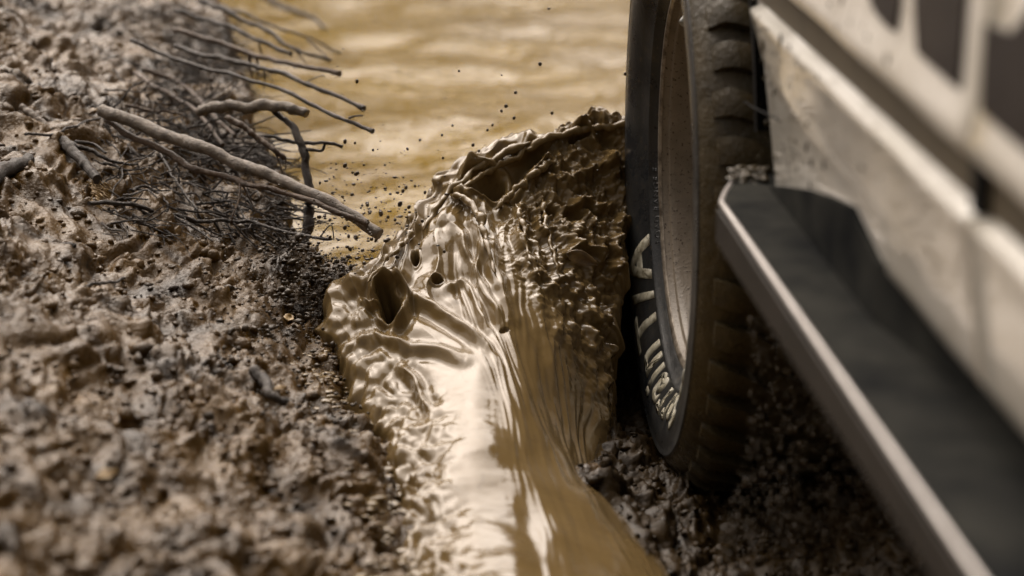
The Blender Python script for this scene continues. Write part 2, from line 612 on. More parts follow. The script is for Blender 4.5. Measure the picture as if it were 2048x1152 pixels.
vv = np.linspace(0, len(ST) - 1, NV)
uu = np.linspace(0, 6, NU)
S = interp_axis(ctrl, vv)                              # NV x 7 x 3
S = np.swapaxes(interp_axis(np.swapaxes(S, 0, 1), uu), 0, 1)   # NV x NU x 3
for _ in range(3):                                     # relax the sheet across the flow
    k_ = 12
    pad = np.concatenate([np.repeat(S[:, :1], k_, 1), S, np.repeat(S[:, -1:], k_, 1)], 1)
    cs_ = np.cumsum(np.concatenate([np.zeros_like(pad[:, :1]), pad], 1), axis=1)
    S = (cs_[:, 2 * k_ + 1:] - cs_[:, :-(2 * k_ + 1)]) / (2 * k_ + 1)
B = S.reshape(-1, 3).copy()
Uc = np.tile(uu / 6, NV)
Vc = np.repeat(vv / (len(ST) - 1), NU)
NB = grid_normals(B, NU, NV)
BX, BY = project(B)
front = 1 - sstep(0.83, 0.87, Vc)
disp = np.zeros(len(B))
# flow ropes: long along v, warped
up = sstep(0.36, 0.58, Vc)
chaos = sstep(0.68, 0.88, Uc + 0.10 * gnoise(B * 9, 40)) * sstep(0.42, 0.62, Vc)
w1 = gnoise(np.stack([Uc * 5, Vc * 7, Uc * 0], 1), 41)
w2 = gnoise(np.stack([Uc * 12, Vc * 14, Uc * 0 + 5], 1), 42)
fu = Uc * 10 + w1 * 1.1 + w2 * 0.30
r1 = 1 - np.abs(gnoise(np.stack([fu, Vc * 5, Uc * 0], 1), 43)) * 2.2
r2 = gnoise(np.stack([fu * 2.5, Vc * 9, Uc * 0 + 9], 1), 44)
r3 = gnoise(np.stack([fu * 5.0, Vc * 26, Uc * 0 + 3], 1), 45)
disp += up * (1 - 0.6 * chaos) * (0.015 * (r1 - 0.4) + 0.0060 * r2 + 0.0010 * r3)
iso = 0.020 * (np.abs(gnoise(B * np.array([20, 14, 20]), 46)) - 0.28) + 0.0125 * gnoise(B * np.array([42, 34, 42]), 47) + 0.0062 * gnoise(B * 90, 48) + 0.0026 * gnoise(B * 180, 64)
disp += 1.45 * chaos * iso
mid = up * (1 - chaos)
disp += mid * (0.005 * gnoise(B * 13, 49) + 0.0016 * gnoise(B * 38, 50))
disp += sstep(0.50, 0.68, Vc) * (0.020 * gnoise(B * np.array([9, 6, 9]), 67) + 0.012 * (np.abs(gnoise(B * np.array([19, 11, 19]), 68)) - 0.25))
# streaks on the smooth tongue
low = 1 - sstep(0.30, 0.48, Vc)
flank = (1 - sstep(0.55, 0.72, Vc)) * sstep(0.45, 0.6, Uc)
disp += flank * (0.0012 + 0.0045 * sstep(0.22, 0.45, Vc)) * (gnoise(np.stack([Uc * 26 + w2 * 0.5, Vc * 8, Uc * 0], 1), 51) + 0.45 * gnoise(np.stack([Uc * 60 + w2, Vc * 20, Uc * 0], 1), 58))
disp += low * (1 - sstep(0.45, 0.62, Uc)) * (0.0022 * gnoise(B * np.array([14, 17, 14]), 52) + 0.0006 * gnoise(B * np.array([34, 55, 34]), 53))
disp += low * (0.007 * gnoise(B * np.array([10, 5, 10]), 56) + 0.0035 * gnoise(B * np.array([22, 9, 22]), 57))
lef = (1 - sstep(0.05, 0.40, Uc + 0.10 * gnoise(B * 7, 66))) * (1 - sstep(0.5, 0.6, Vc)) * (1 + 0.9 * (1 - sstep(0.30, 0.44, Vc)))
disp += lef * (0.014 * gnoise(B * np.array([14, 9, 14]), 59) + 0.016 * (np.abs(gnoise(B * np.array([26, 17, 26]), 54)) - 0.2) + 0.007 * gnoise(B * np.array([60, 38, 60]), 55))


def stroke(pts, w, h, sharp=1.0):
    """a raised rope of mud along a line, w in pixels, h in metres"""
    c = catmull(np.array([[x, y, 0] for x, y in pts], float), 40)[:, :2]
    x0, x1 = c[:, 0].min() - 4 * w, c[:, 0].max() + 4 * w
    y0, y1 = c[:, 1].min() - 4 * w, c[:, 1].max() + 4 * w
    sel = np.where((BX > x0) & (BX < x1) & (BY > y0) & (BY < y1) & (Vc < 0.86))[0]
    bx, by = BX[sel], BY[sel]
    wob = gnoise(B[sel] * 25, 60) * w * 0.5
    dmin = np.full(len(sel), 1e9)
    tt = np.zeros(len(sel))
    for i in range(len(c) - 1):
        ax, ay = c[i]
        ex, ey = c[i + 1] - c[i]
        L2 = ex * ex + ey * ey + 1e-9
        t = np.clip(((bx - ax) * ex + (by - ay) * ey) / L2, 0, 1)
        dd = np.hypot(bx - ax - t * ex, by - ay - t * ey)
        hit = dd < dmin
        dmin[hit] = dd[hit]
        tt[hit] = (i + t[hit]) / (len(c) - 1)
    taper = np.clip(np.minimum(tt, 1 - tt) * 6 + 0.25, 0, 1)
    prof = np.exp(-((dmin + wob * 0.6).clip(0) / w) ** 2 * sharp)
    prof -= 0.35 * np.exp(-((dmin - 2.0 * w) / w) ** 2)
    disp[sel] += h * prof * taper * (1 + 0.35 * gnoise(B[sel] * 22, 61))


def pit(x, y, rx, ry, depth, rot=0.0, rim=0.10):
    c, s = math.cos(R_(rot)), math.sin(R_(rot))
    dx, dy = BX - x, BY - y
    a = (dx * c + dy * s) / rx
    b_ = (-dx * s + dy * c) / ry
    rr = np.sqrt(a * a + b_ * b_) + 0.34 * gnoise(B * 19, 62) + 0.18 * gnoise(B * 48, 65)
    m_ = (Vc < 0.86)
    disp[:] -= m_ * depth * (1 - sstep(0.55, 1.0, rr))
    disp[:] += m_ * depth * rim * np.exp(-((rr - 1.22) / 0.22) ** 2)


for args in [
    ([(850, 448), (880, 402), (925, 350), (975, 320), (1020, 300), (1062, 282), (1100, 286), (1140, 262), (1190, 252), (1272, 248)], 13, 0.017),
    ([(925, 392), (938, 362), (975, 342), (1010, 332), (1045, 312), (1066, 284)], 9, 0.015),
    ([(995, 410), (1030, 378), (1060, 350), (1090, 325), (1112, 320)], 10, 0.017),
    ([(905, 388), (940, 394), (956, 420), (962, 460), (980, 520), (1000, 580), (1015, 640)], 14, 0.015),
    ([(1000, 410), (1035, 405), (1050, 430), (1038, 460), (1050, 500), (1078, 560)], 10, 0.012),
    ([(1095, 405), (1082, 430), (1085, 455), (1100, 480), (1110, 510), (1120, 552)], 8, 0.012),
    ([(762, 556), (800, 572), (840, 602), (880, 625), (930, 660), (972, 692)], 10, 0.011),
    ([(880, 575), (930, 560), (955, 605), (975, 655)], 8, 0.008),
    ([(925, 470), (940, 520), (965, 570), (985, 620), (1000, 650)], 8, 0.009),
    ([(738, 615), (752, 580), (790, 566), (812, 590), (806, 640), (780, 662)], 7, 0.013),
    ([(642, 650), (660, 595), (715, 572), (758, 545)], 14, 0.010),
    ([(726, 602), (748, 618), (768, 612)], 5, 0.014),
    ([(760, 520), (790, 500), (815, 470), (850, 440)], 9, 0.012),
    ([(690, 700), (745, 672), (800, 690), (870, 700), (930, 722)], 10, 0.009),
    ([(800, 735), (830, 760), (845, 800), (860, 820)], 9, 0.010),
    ([(1115, 330), (1150, 350), (1200, 330), (1250, 310)], 9, 0.012),
    ([(1140, 420), (1165, 400), (1200, 410), (1245, 390)], 8, 0.012),
    ([(1120, 520), (1150, 495), (1185, 500)], 7, 0.010),
]:
    stroke(*args)
for args in [
    (776, 606, 24, 36, 0.075, -15), (768, 585, 20, 18, 0.045), (962, 374, 46, 22, 0.095, -14), (830, 512, 8, 12, 0.035), (874, 560, 12, 8, 0.032, -20),
    (1108, 412, 20, 11, 0.03), (1063, 440, 9, 8, 0.03), (1155, 275, 34, 12, 0.032),
    (1150, 425, 18, 14, 0.03), (1010, 660, 12, 5, 0.008, 0, 0),
]:
    pit(*args)
disp *= front
# seat the edges of the sheet in the ground
edge = (1 - sstep(0.0, 0.16, Uc)) + (1 - sstep(0.0, 0.02, 1 - Uc)) * 0.6
B2 = B + NB * disp[:, None]
B2[:, 2] -= edge * 0.045 * (1 - sstep(0.6, 0.7, Vc)) + 0.02 * edge
B2[:, 2] += sstep(0.62, 0.80, Vc) * (1 - sstep(0.90, 1.0, Vc)) * (0.016 * gnoise(np.stack([Uc * 9, Uc * 0, Uc * 0], 1), 69) + 0.012 * gnoise(np.stack([Uc * 24, Vc * 6, Uc * 0], 1), 72))
# roll the ropes sideways so the folds overhang
roll = mid + chaos
B2[:, 0] += front * (0.0015 * mid + 0.007 * chaos) * gnoise(B * 24, 63)
B2[:, 1] -= roll * front * np.clip(disp, 0, 0.03) * 0.6
wave = new_obj('mud_wave', mesh_np('mud_wave', B2, grid_faces(NU, NV)), None, M['splash'])
# ropes of mud curling along the crest and folds
wpx, wpy = project(B2)
wd = (B2 - CAMP) @ FWD


def wave_pt(px, py, lift):
    near_ = np.where((np.abs(wpx - px) < 7) & (np.abs(wpy - py) < 7))[0]
    dd = wd[near_].min() if len(near_) else 4.97
    d_ = ray(px, py)
    return CAMP + d_ * (dd - lift)


STRANDS = [
    ([(846, 462), (866, 420), (898, 380), (930, 348), (975, 322), (1020, 302), (1060, 284)], 5, 9),
    ([(1050, 300), (1066, 280), (1095, 284), (1120, 268), (1150, 260), (1200, 252), (1262, 248)], 8, 8),
    ([(915, 400), (926, 372), (950, 350), (990, 338), (1030, 322), (1060, 292)], 5, 8),
    ([(992, 418), (1015, 392), (1045, 364), (1075, 340), (1108, 322)], 6, 9),
    ([(735, 566), (760, 526), (790, 506), (815, 480), (826, 458)], 4, 6),
    ([(900, 392), (930, 388), (955, 405), (962, 440), (972, 490), (990, 545)], 9, 4),
    ([(1035, 410), (1052, 432), (1042, 462), (1052, 500), (1076, 556)], 6, 3),
    ([(1088, 400), (1082, 432), (1094, 470), (1110, 512), (1122, 552)], 5, 3),
]
tag(wave, 'glossy brown bow wave of liquid mud folding beside the tyre', 'mud wave')

# ------------------------------------------------------------------ roots and branches
def tube_mesh(name, C, rad, sides=12, bumpy=0.18, seed=0, twist_scale=1.0):
    """C (n,3) centre line, rad (n,), closed cut ends"""
    n = len(C)
    T = np.gradient(C, axis=0)
    T /= np.linalg.norm(T, axis=1)[:, None]
    ref = np.array([0.0, 0.0, 1.0])
    A = np.cross(T, ref)
    A /= np.linalg.norm(A, axis=1)[:, None] + 1e-9
    Bn = np.cross(A, T)
    th = np.linspace(0, 2 * math.pi, sides, endpoint=False)
    ring = A[:, None] * np.cos(th)[None, :, None] + Bn[:, None] * np.sin(th)[None, :, None]
    V = C[:, None] + ring * rad[:, None, None]
    fl = V.reshape(-1, 3)
    fr = 0.35 / max(rad.mean(), 1e-4)
    k = 1 + bumpy * gnoise(fl * fr * np.array([1, 1, 1]), seed + 70) + bumpy * 0.6 * gnoise(fl * fr * 2.7, seed + 71)
    V = C[:, None] + ring * (rad[:, None] * k.reshape(n, sides))[..., None]
    verts = list(V.reshape(-1, 3)) + [C[0], C[-1]]
    faces = []
    for i in range(n - 1):
        for j in range(sides):
            a, b_ = i * sides + j, i * sides + (j + 1) % sides
            faces.append((a, b_, b_ + sides, a + sides))
    c0, c1 = n * sides, n * sides + 1
    for j in range(sides):
        faces.append((c0, (j + 1) % sides, j))
        faces.append((c1, (n - 1) * sides + j, (n - 1) * sides + (j + 1) % sides))
    me = mesh_py(name, verts, faces, True)
    for p in me.polygons[-2 * sides:]:
        p.use_smooth = False
    return me


for k, (pp, ra, rb) in enumerate(STRANDS):
    W = np.array([wave_pt(px, py, 0.35 * (ra + rb) / 2 * 4.8 / FPX) for (px, py) in pp])
    for _ in range(2):
        W[1:-1] = (W[:-2] + 2 * W[1:-1] + W[2:]) / 4
    C = catmull(W, 60)
    C += 0.0055 * np.stack([gnoise(np.stack([np.linspace(0, 9, 60), np.full(60, k * 3.1 + a), np.zeros(60)], 1), 95) for a in range(3)], 1)
    sl = np.linspace(0, 1, 60)
    rad = (ra + (rb - ra) * sl) * 4.8 / FPX * (1 + 0.9 * gnoise(np.stack([sl * 13, sl * 0 + k, sl * 0], 1), 96))
    rad *= np.clip(np.minimum(sl, 1 - sl) * 9 + 0.25, 0, 1)
    new_obj('mud_strand', tube_mesh('mud_strand', C, rad, 14, 0.30, k), wave, M['splash'])


def resolve(pts, lift=0.0):
    """(px,py,distance or None for lying on the bank) -> points"""
    out = []
    for (px, py, y) in pts:
        out.append(ground_hit(px, py, lift) if y is None else at_y(px, py, y))
    return np.array(out)


def root(name, label, pts, r0, r1, mat, n=46, lift=0.008, bumpy=0.18, knob=0.0, seed=0, group=None, cat='root', twigs=()):
    W = resolve(pts, lift)
    yy = W[:, 1].mean()
    C = catmull(W, n)
    s = np.linspace(0, 1, n)
    C += (0.0022 + 0.0035 * min(1, n / 80)) * np.stack([gnoise(np.stack([s * 9, s * 0 + k * 7.3 + seed, s * 0], 1), 80 + k) for k in range(3)], 1)
    C += 0.0011 * np.stack([gnoise(np.stack([s * 34, s * 0 + k * 5.1 + seed, s * 0], 1), 84 + k) for k in range(3)], 1)
    rad = (0.88 if r0 < 10 else 1.0) * (r0 + (r1 - r0) * s) * yy / FPX * (1 + (0.06 if r0 > 10 else 0.16) * gnoise(np.stack([s * 20, s * 0 + seed * 3.3, s * 0], 1), 91))
    bumpy += 0.08
    if knob:
        rad = rad * (1 + knob * np.clip(gnoise(np.stack([s * 14, s * 0 + seed, s * 0], 1), 90), -0.3, 1))
    # swelling at the free end
    rad = rad * (1 + 0.25 * np.exp(-((1 - s) / 0.02) ** 2) * (1 if knob else 0))
    o = new_obj(name, tube_mesh(name, C, rad, 12, bumpy, seed), None, mat)
    tag(o, label, cat, group)
    for k, (tp, ra, rb) in enumerate(twigs):
        Wt = resolve(tp, lift)
        Ct = catmull(Wt, 16)
        rt = np.linspace(ra, rb, 16) * Wt[:, 1].mean() / FPX
        new_obj('rootlet', tube_mesh('rootlet', Ct, rt, 7, 0.2, seed + k), o, mat)
    return o


GR = 'thin roots poking out of the bank over the water'
root('branch', 'thick bare grey-brown branch slanting down from the bank over the water',
     [(203, 220, 5.02), (260, 238, 4.98), (330, 268, 4.93), (400, 293, 4.88), (480, 328, 4.83), (560, 358, 4.78), (620, 386, 4.74), (680, 422, 4.70), (760, 466, 4.66)],
     14, 11.5, M['bark_pale'], 90, bumpy=0.10, seed=1, cat='branch')
root('branch', 'thinner brown branch running just below the thick bare one',
     [(215, 240, 5.02), (270, 274, 4.97), (330, 304, 4.92), (385, 336, 4.87), (440, 354, 4.83), (500, 370, 4.79), (570, 384, 4.75), (630, 406, 4.71), (690, 432, 4.68), (735, 452, 4.66)],
     8.5, 6, M['bark_red'], 80, bumpy=0.16, seed=2, cat='branch', knob=0.2,
     twigs=[([(480, 366, 4.80), (478, 398, 4.78), (466, 430, 4.76), (462, 446, 4.76)], 3, 1.4), ([(484, 368, 4.80), (498, 395, 4.79), (512, 425, 4.78)], 2.4, 1.2)])
root('root', 'short pale root stub with a broken end over the water',
     [(400, 222, 5.15), (450, 212, 5.12), (500, 213, 5.10), (560, 212, 5.07), (614, 228, 5.05)], 12, 11, M['bark_pale'], 50, bumpy=0.2, seed=3)
root('root', 'dark thick root bending straight down into the pool',
     [(548, 226, 5.08), (580, 248, 5.05), (602, 285, 5.02), (612, 330, 5.0), (618, 380, 4.98), (618, 430, 4.97), (606, 500, 4.95)], 7, 14, M['bark_dark'], 60, bumpy=0.14, seed=4,
     twigs=[([(600, 296, 5.02), (625, 300, 5.0), (645, 300, 5.0), (650, 288, 5.0)], 4, 3)])
root('root', 'thin dark root leaving the bent root sideways above the water',
     [(530, 272, 5.06), (570, 280, 5.04), (610, 285, 5.02), (650, 287, 5.0), (685, 293, 5.0)], 4.5, 4, M['bark_dark'], 30, seed=5, knob=0.2)
root('root', 'blurred topmost dark root hanging from the upper edge', [(505, -25, 7.2), (560, 12, 7.1), (600, 26, 7.0), (630, 36, 6.95), (652, 58, 6.9)], 9, 4, M['bark_dark'], 40, seed=6, group=GR)
root('root', 'very thin second root from the top, over the golden water', [(440, 12, 6.3), (500, 32, 6.2), (550, 54, 6.15), (610, 74, 6.1), (650, 90, 6.1), (681, 106, 6.1)], 3.5, 2.6, M['bark_dark'], 40, seed=7, group=GR, knob=0.2)
root('root', 'knobbly third root from the top with frayed end', [(400, 0, 6.1), (450, 22, 6.0), (500, 46, 5.95), (540, 63, 5.9), (578, 92, 5.85), (612, 107, 5.82), (662, 122, 5.8)], 7, 3.5, M['bark_dark'], 50, seed=8, group=GR, knob=0.4,
     twigs=[([(585, 92, 5.85), (600, 112, 5.83), (615, 130, 5.82)], 2, 1.2), ([(615, 80, 5.85), (638, 98, 5.82), (655, 116, 5.8)], 2, 1.2)])
root('root', 'short dark root ending above the long straight one', [(350, 20, 5.9), (410, 38, 5.85), (450, 50, 5.8), (486, 66, 5.75), (530, 86, 5.7), (582, 108, 5.65)], 5, 5, M['bark_dark'], 40, seed=9, group=GR, knob=0.25,
     twigs=[([(518, 84, 5.7), (520, 98, 5.7), (524, 112, 5.7)], 2.4, 1.4)])
root('root', 'long straight root with blunt end, fifth from the top', [(345, 60, 5.7), (400, 74, 5.65), (450, 90, 5.6), (520, 112, 5.55), (560, 123, 5.5), (620, 137, 5.45), (680, 148, 5.4)], 6, 5.5, M['bark_red'], 50, seed=10, group=GR, knob=0.25,
     twigs=[([(498, 106, 5.55), (500, 130, 5.55), (506, 160, 5.55)], 4, 2), ([(512, 110, 5.55), (516, 132, 5.55), (514, 156, 5.55)], 2.5, 1.5)])
root('root', 'long knobbly root, second longest, sixth from the top', [(350, 94, 5.6), (430, 115, 5.5), (490, 130, 5.42), (535, 140, 5.38), (610, 168, 5.3), (670, 191, 5.25), (728, 216, 5.2)], 6, 5, M['bark_dark'], 60, seed=11, group=GR, knob=0.35,
     twigs=[([(528, 142, 5.38), (530, 160, 5.38), (528, 178, 5.38)], 2.2, 1.4), ([(610, 166, 5.3), (630, 156, 5.3), (648, 150, 5.3)], 1.6, 1)])
root('root', 'longest thin root with forked tip above the broken stub', [(262, 80, 5.5), (330, 110, 5.45), (390, 132, 5.38), (440, 140, 5.33), (510, 160, 5.25), (590, 190, 5.17), (660, 224, 5.1), (746, 262, 5.03)], 5, 4.5, M['bark_dark'], 70, seed=12, group=GR, knob=0.25,
     twigs=[([(698, 236, 5.07), (712, 232, 5.06), (726, 231, 5.05)], 2.5, 1.8)])
root('root', 'reddish root slanting down the bank above the thick branch', [(285, 138, None), (330, 152, None), (365, 170, None), (400, 205, None), (440, 245, None), (470, 275, None)], 5.5, 5, M['bark_red'], 40, seed=13, lift=0.03)
root('root', 'reddish root slanting down the bank next to the thick branch', [(270, 145, None), (320, 180, None), (370, 205, None), (410, 245, None), (446, 288, None)], 5, 4.5, M['bark_red'], 40, seed=14, lift=0.03)
root('root', 'short mud-caked root under the broken stub', [(455, 235, 5.05), (490, 255, 5.03), (520, 280, 5.02), (550, 300, 5.0), (568, 318, 5.0)], 8, 6, M['bark_red'], 40, seed=15, knob=0.4,
     twigs=[([(548, 298, 5.0), (556, 318, 5.0), (566, 348, 5.0)], 2, 1.2), ([(560, 306, 5.0), (572, 322, 5.0), (570, 340, 5.0)], 2, 1.2)])
root('root', 'thin horizontal brown root on the bank above the thick branch', [(252, 208, None), (300, 222, None), (340, 224, None), (368, 230, None)], 3.6, 3, M['bark_red'], 24, seed=16, lift=0.03)
root('root', 'thick dark split root stump on the bank below the branches', [(125, 282, None), (150, 308, None), (175, 335, None), (196, 360, None)], 13, 8, M['bark_dark'], 30, seed=17, lift=0.022, knob=0.3)
root('root', 'forked dark twig lying below the two branches', [(132, 285, None), (175, 300, None), (215, 318, None), (245, 325, None), (275, 328, None)], 6, 3, M['bark_dark'], 36, seed=18, lift=0.025,
     twigs=[([(150, 284, None), (185, 288, None), (212, 306, None)], 4, 2.5)])
root('root', 'long dark twig lying across the lower bank towards the mud wave',
     [(178, 410, None), (230, 408, None), (265, 410, None), (300, 420, None), (345, 428, None), (400, 440, None), (450, 442, None), (500, 446, None), (540, 458, 4.85), (600, 468, 4.80), (662, 476, 4.76)], 5.5, 3.4, M['bark_dark'], 80, seed=19, lift=0.022, knob=0.2,
     twigs=[([(340, 428, None), (370, 446, None), (398, 462, None), (425, 482, None)], 3, 1.5), ([(640, 474, 4.77), (662, 450, 4.77), (668, 480, 4.77)], 1.6, 1.2)])
root('root', 'thin arched twig touching the upper end of the branches', [(50, 268, None), (95, 268, None), (135, 258, None), (170, 243, None), (202, 236, None)], 3.2, 2.6, M['bark_dark'], 30, seed=20, lift=0.03)
root('root', 'thin straight twig crossing the bank below the thinner branch', [(318, 305, None), (345, 350, None), (368, 385, None), (395, 420, None)], 2.6, 2, M['bark_dark'], 24, seed=21, lift=0.02)
root('root', 'small hooked twig on the bank above the long lower twig', [(266, 382, None), (275, 373, None), (300, 376, None), (322, 392, None), (338, 412, None)], 4, 2.6, M['bark_dark'], 26, seed=22, lift=0.02)
root('root', 'blurred dark log end at the edge of the bank', [(-40, 372, None), (0, 345, None), (35, 330, None), (58, 322, None)], 20, 13, M['bark_dark'], 26, seed=23, lift=0.02)
root('root', 'curved pale root looping at the top of the bank', [(330, 36, None), (365, 30, None), (390, 24, None), (408, 14, None)], 5, 3, M['bark_red'], 24, seed=24, lift=0.03)
root('root', 'small twig lying alone on the lower bank', [(172, 572, None), (205, 566, None), (235, 562, None), (250, 556, None)], 4, 3, M['bark_dark'], 20, seed=25, lift=0.015)
root('root', 'dark soaked wood chunk in the mud left of the wave', [(508, 742, None), (530, 762, None), (548, 795, None), (575, 806, None)], 13, 8, M['bark_dark'], 24, seed=26, lift=0.02, knob=0.4)
root('root', 'grey half-buried stick in the upper left mud', [(42, 215, None), (75, 238, None), (105, 262, None)], 9, 7, M['bark_pale'], 24, seed=27, lift=0.015)

# fine rootlets tangled on the bank edge (nobody could count them)
V_, F_ = [], []
off = 0
for k in range(1250):
    px = rng.uniform(200, 575) if k < 700 else rng.normal(400, 60)
    py = rng.uniform(0, 470) if px < 470 else rng.uniform(230, 470)
    if k >= 700:
        py = rng.uniform(-20, 330)
    if px > 480 and py < 230:
        continue
    p0 = ground_hit(px, py, rng.uniform(0.0, 0.02))
    if p0[1] > 6.6:
        continue
    dirv = np.array([rng.normal(0.6, 0.5), rng.normal(-0.2, 0.5), rng.normal(-0.3, 0.4)])
    dirv /= np.linalg.norm(dirv)
    L = rng.uniform(0.02, 0.13)
    pts = [p0 + dirv * L * t + np.array([rng.normal(), rng.normal(), rng.normal()]) * 0.006 * t for t in (0, 0.33, 0.66, 1)]
    C = catmull(np.array(pts), 10)
    me = tube_mesh('tmp', C, np.linspace(1, 0.5, 10) * rng.uniform(0.0006, 0.0028), 5, 0.1, k)
    v = np.array([x.co[:] for x in me.vertices])
    f = [tuple(i + off for i in p.vertices) for p in me.polygons]
    bpy.data.meshes.remove(me)
    V_.append(v)
    F_ += f
    off += len(v)
ro = new_obj('rootlets', mesh_py('rootlets', np.concatenate(V_), F_, True), None, M['bark_dark'])
tag(ro, 'tangle of hair-thin dark rootlets hanging on the bank', None, None, 'stuff')

# ------------------------------------------------------------------ clods, granules and leaf bits on the mud
def ico(sub=1):
    bm = bmesh.new()
    bmesh.ops.create_icosphere(bm, subdivisions=sub, radius=1)
    v = np.array([x.co[:] for x in bm.verts])
    f = np.array([[q_.index for q_ in p.verts] for p in bm.faces])
    bm.free()
    return v, f


IV1, IF1 = ico(1)
IV2, IF2 = ico(2)


def scatter(name, centers, sizes, mat, IV=IV1, IF=IF1, flat=0.7, jag=0.25, smooth=True, stretch=None):
    n = len(centers)
    k = len(IV)
    rot = rng.uniform(0, 2 * math.pi, n)
    jit = 1 + jag * rng.normal(size=(n, k, 1)).clip(-1.5, 1.5)
    V = IV[None] * jit * np.array([1, 1, 1])[None, None]
    sc = np.stack([rng.uniform(0.7, 1.4, n), rng.uniform(0.7, 1.4, n), rng.uniform(0.5, 1.0, n) * flat / 0.7], 1)
    if stretch is not None:
        sc = stretch
    V = V * sc[:, None]
    if stretch is None:
        c, s = np.cos(rot)[:, None], np.sin(rot)[:, None]
        V = np.stack([V[..., 0] * c - V[..., 1] * s, V[..., 0] * s + V[..., 1] * c, V[..., 2]], 2)
    V = V * np.asarray(sizes)[:, None, None] + np.asarray(centers)[:, None]
    F = IF[None] + (np.arange(n) * k)[:, None, None]
    return mesh_np(name, V.reshape(-1, 3), F.reshape(-1, 3), smooth)


def ground_points(n, xr, yr, keep=None):
    out = []
    while len(out) < n:
        px, py = rng.uniform(*xr), rng.uniform(*yr)
        if keep is not None and not keep(px, py):
            continue
        p = ground_hit(px, py)
        if p[1] > 6.6:
            continue
        out.append((p[0], p[1], ground_z(p[0], p[1])))
    return np.array(out)


c1 = ground_points(2600, (-60, 760), (-20, 1250), lambda px, py: not (px > 480 and py < 300) and not (px > 560 and py < 480))
s1 = np.exp(rng.normal(math.log(0.0042), 0.5, len(c1))).clip(0.0015, 0.014)
o = new_obj('mud_crumbs', scatter('mud_crumbs', c1, s1, M['bank'], jag=0.22), None, M['bank'])
tag(o, 'loose wet mud crumbs strewn over the bank', None, None, 'stuff')
c2 = ground_points(1300, (400, 800), (440, 880), lambda px, py: rng.random() < math.exp(-((px - 650) / 105) ** 2 - ((py - 560) / 110) ** 2) + 0.06)
c2[:, 2] += rng.uniform(0, 0.025, len(c2))
s2 = np.exp(rng.normal(math.log(0.0023), 0.5, len(c2))).clip(0.001, 0.008)
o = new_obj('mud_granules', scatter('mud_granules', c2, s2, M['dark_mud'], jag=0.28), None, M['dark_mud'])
tag(o, 'dark wet mud granules flung against the bank left of the wave', None, None, 'stuff')
c3 = ground_points(1500, (1120, 2000), (820, 1180))
s3 = np.exp(rng.normal(math.log(0.0038), 0.5, len(c3))).clip(0.0015, 0.012)
o = new_obj('mud_clods', scatter('mud_clods', c3, s3, M['shade_mud'], jag=0.25), None, M['shade_mud'])
tag(o, 'lumps of churned mud in the rut, darkened to paint the shade under the car', None, None, 'stuff')

# ------------------------------------------------------------------ flying droplets
drops = [(1080, 128, 5), (1031, 185, 4.5), (918, 142, 3), (1012, 212, 4.5), (1028, 236, 4), (1003, 222, 3.5), (1104, 226, 4), (690, 283, 4.5), (746, 300, 3), (710, 286, 3),
         (840, 280, 3.5), (815, 298, 3), (690, 331, 6), (985, 250, 3), (975, 260, 3), (905, 251, 3), (1250, 148, 4), (946, 290, 4), (958, 302, 3.5), (886, 316, 3), (812, 375, 5), (806, 382, 5),
         (830, 372, 3.5), (705, 345, 3.5), (770, 330, 3), (665, 386, 4), (800, 408, 6), (818, 414, 5), (838, 405, 4), (762, 428, 5), (776, 434, 4), (735, 407, 3), (850, 385, 4), (846, 420, 5),
         (690, 455, 5), (712, 475, 6), (735, 455, 4), (752, 480, 5), (700, 498, 6), (660, 440, 4), (790, 440, 4), (640, 366, 3.5), (728, 330, 3.5), (884, 270, 3), (714, 163, 4.5)]
dm = mesh_np('mud_droplet', IV2 * np.array([1, 1, 1.15]), IF2)
for (px, py, r) in drops:
    y = rng.uniform(4.6, 5.0)
    o = new_obj('mud_droplet', dm, None, M['drop'], at_y(px, py, y))
    k = r * 0.85 * y / FPX
    o.scale = (k * rng.uniform(0.85, 1.1), k, k * rng.uniform(0.9, 1.25))
    o.rotation_euler = (rng.uniform(-0.6, 0.6), rng.uniform(-0.6, 0.6), 0)
    tag(o, 'single round brown mud droplet flying above the water between roots and tyre', 'mud droplet', 'mud droplets in the air')
pts, sz = [], []
while len(pts) < 900:
    if rng.random() < 0.45:
        px, py = rng.uniform(480, 1250), rng.uniform(0, 420)
        y = rng.uniform(4.6, 5.1)
        r = np.exp(rng.normal(math.log(1.0), 0.45))
        if rng.random() > math.exp(-((px - 760) / 230) ** 2 - ((py - 330) / 260) ** 2) + 0.12:
            continue
    else:
        px, py = rng.normal(730, 75), rng.normal(455, 60)
        y = rng.uniform(4.58, 4.85)
        r = np.exp(rng.normal(math.log(1.6), 0.6))
    pts.append(at_y(px, py, y))
    sz.append(min(r, 5) * y / FPX)
o = new_obj('fine_mud_spray', scatter('fine_mud_spray', np.array(pts), np.array(sz), None, jag=0.03), None, M['drop'])
tag(o, 'fine brown mud spray in the air over the wave and roots', None, None, 'stuff')
pts, sz = [], []
while len(pts) < 1700:
    px, py = rng.uniform(1420, 1880), rng.uniform(640, 1152)
    if px > 1490 + (py - 560) * 0.62 + 40 or px < 1500 - max(0, py - 850) * 0.25:
        continue
    y = rng.uniform(3.35, 3.95)
    p = at_y(px, py, y)
    if p[2] < -0.05:
        continue
    pts.append(p)
    sz.append(np.exp(rng.normal(math.log(1.9), 0.45)) * y / FPX)
st = np.stack([np.ones(len(pts)), np.ones(len(pts)), rng.uniform(1.0, 2.2, len(pts))], 1)
o = new_obj('dripping_mud_spray', scatter('dripping_mud_spray', np.array(pts), np.array(sz), None, jag=0.05, stretch=st), None, M['drop'])
tag(o, 'dark curtain of mud drops flung off behind the tyre under the step', None, None, 'stuff')

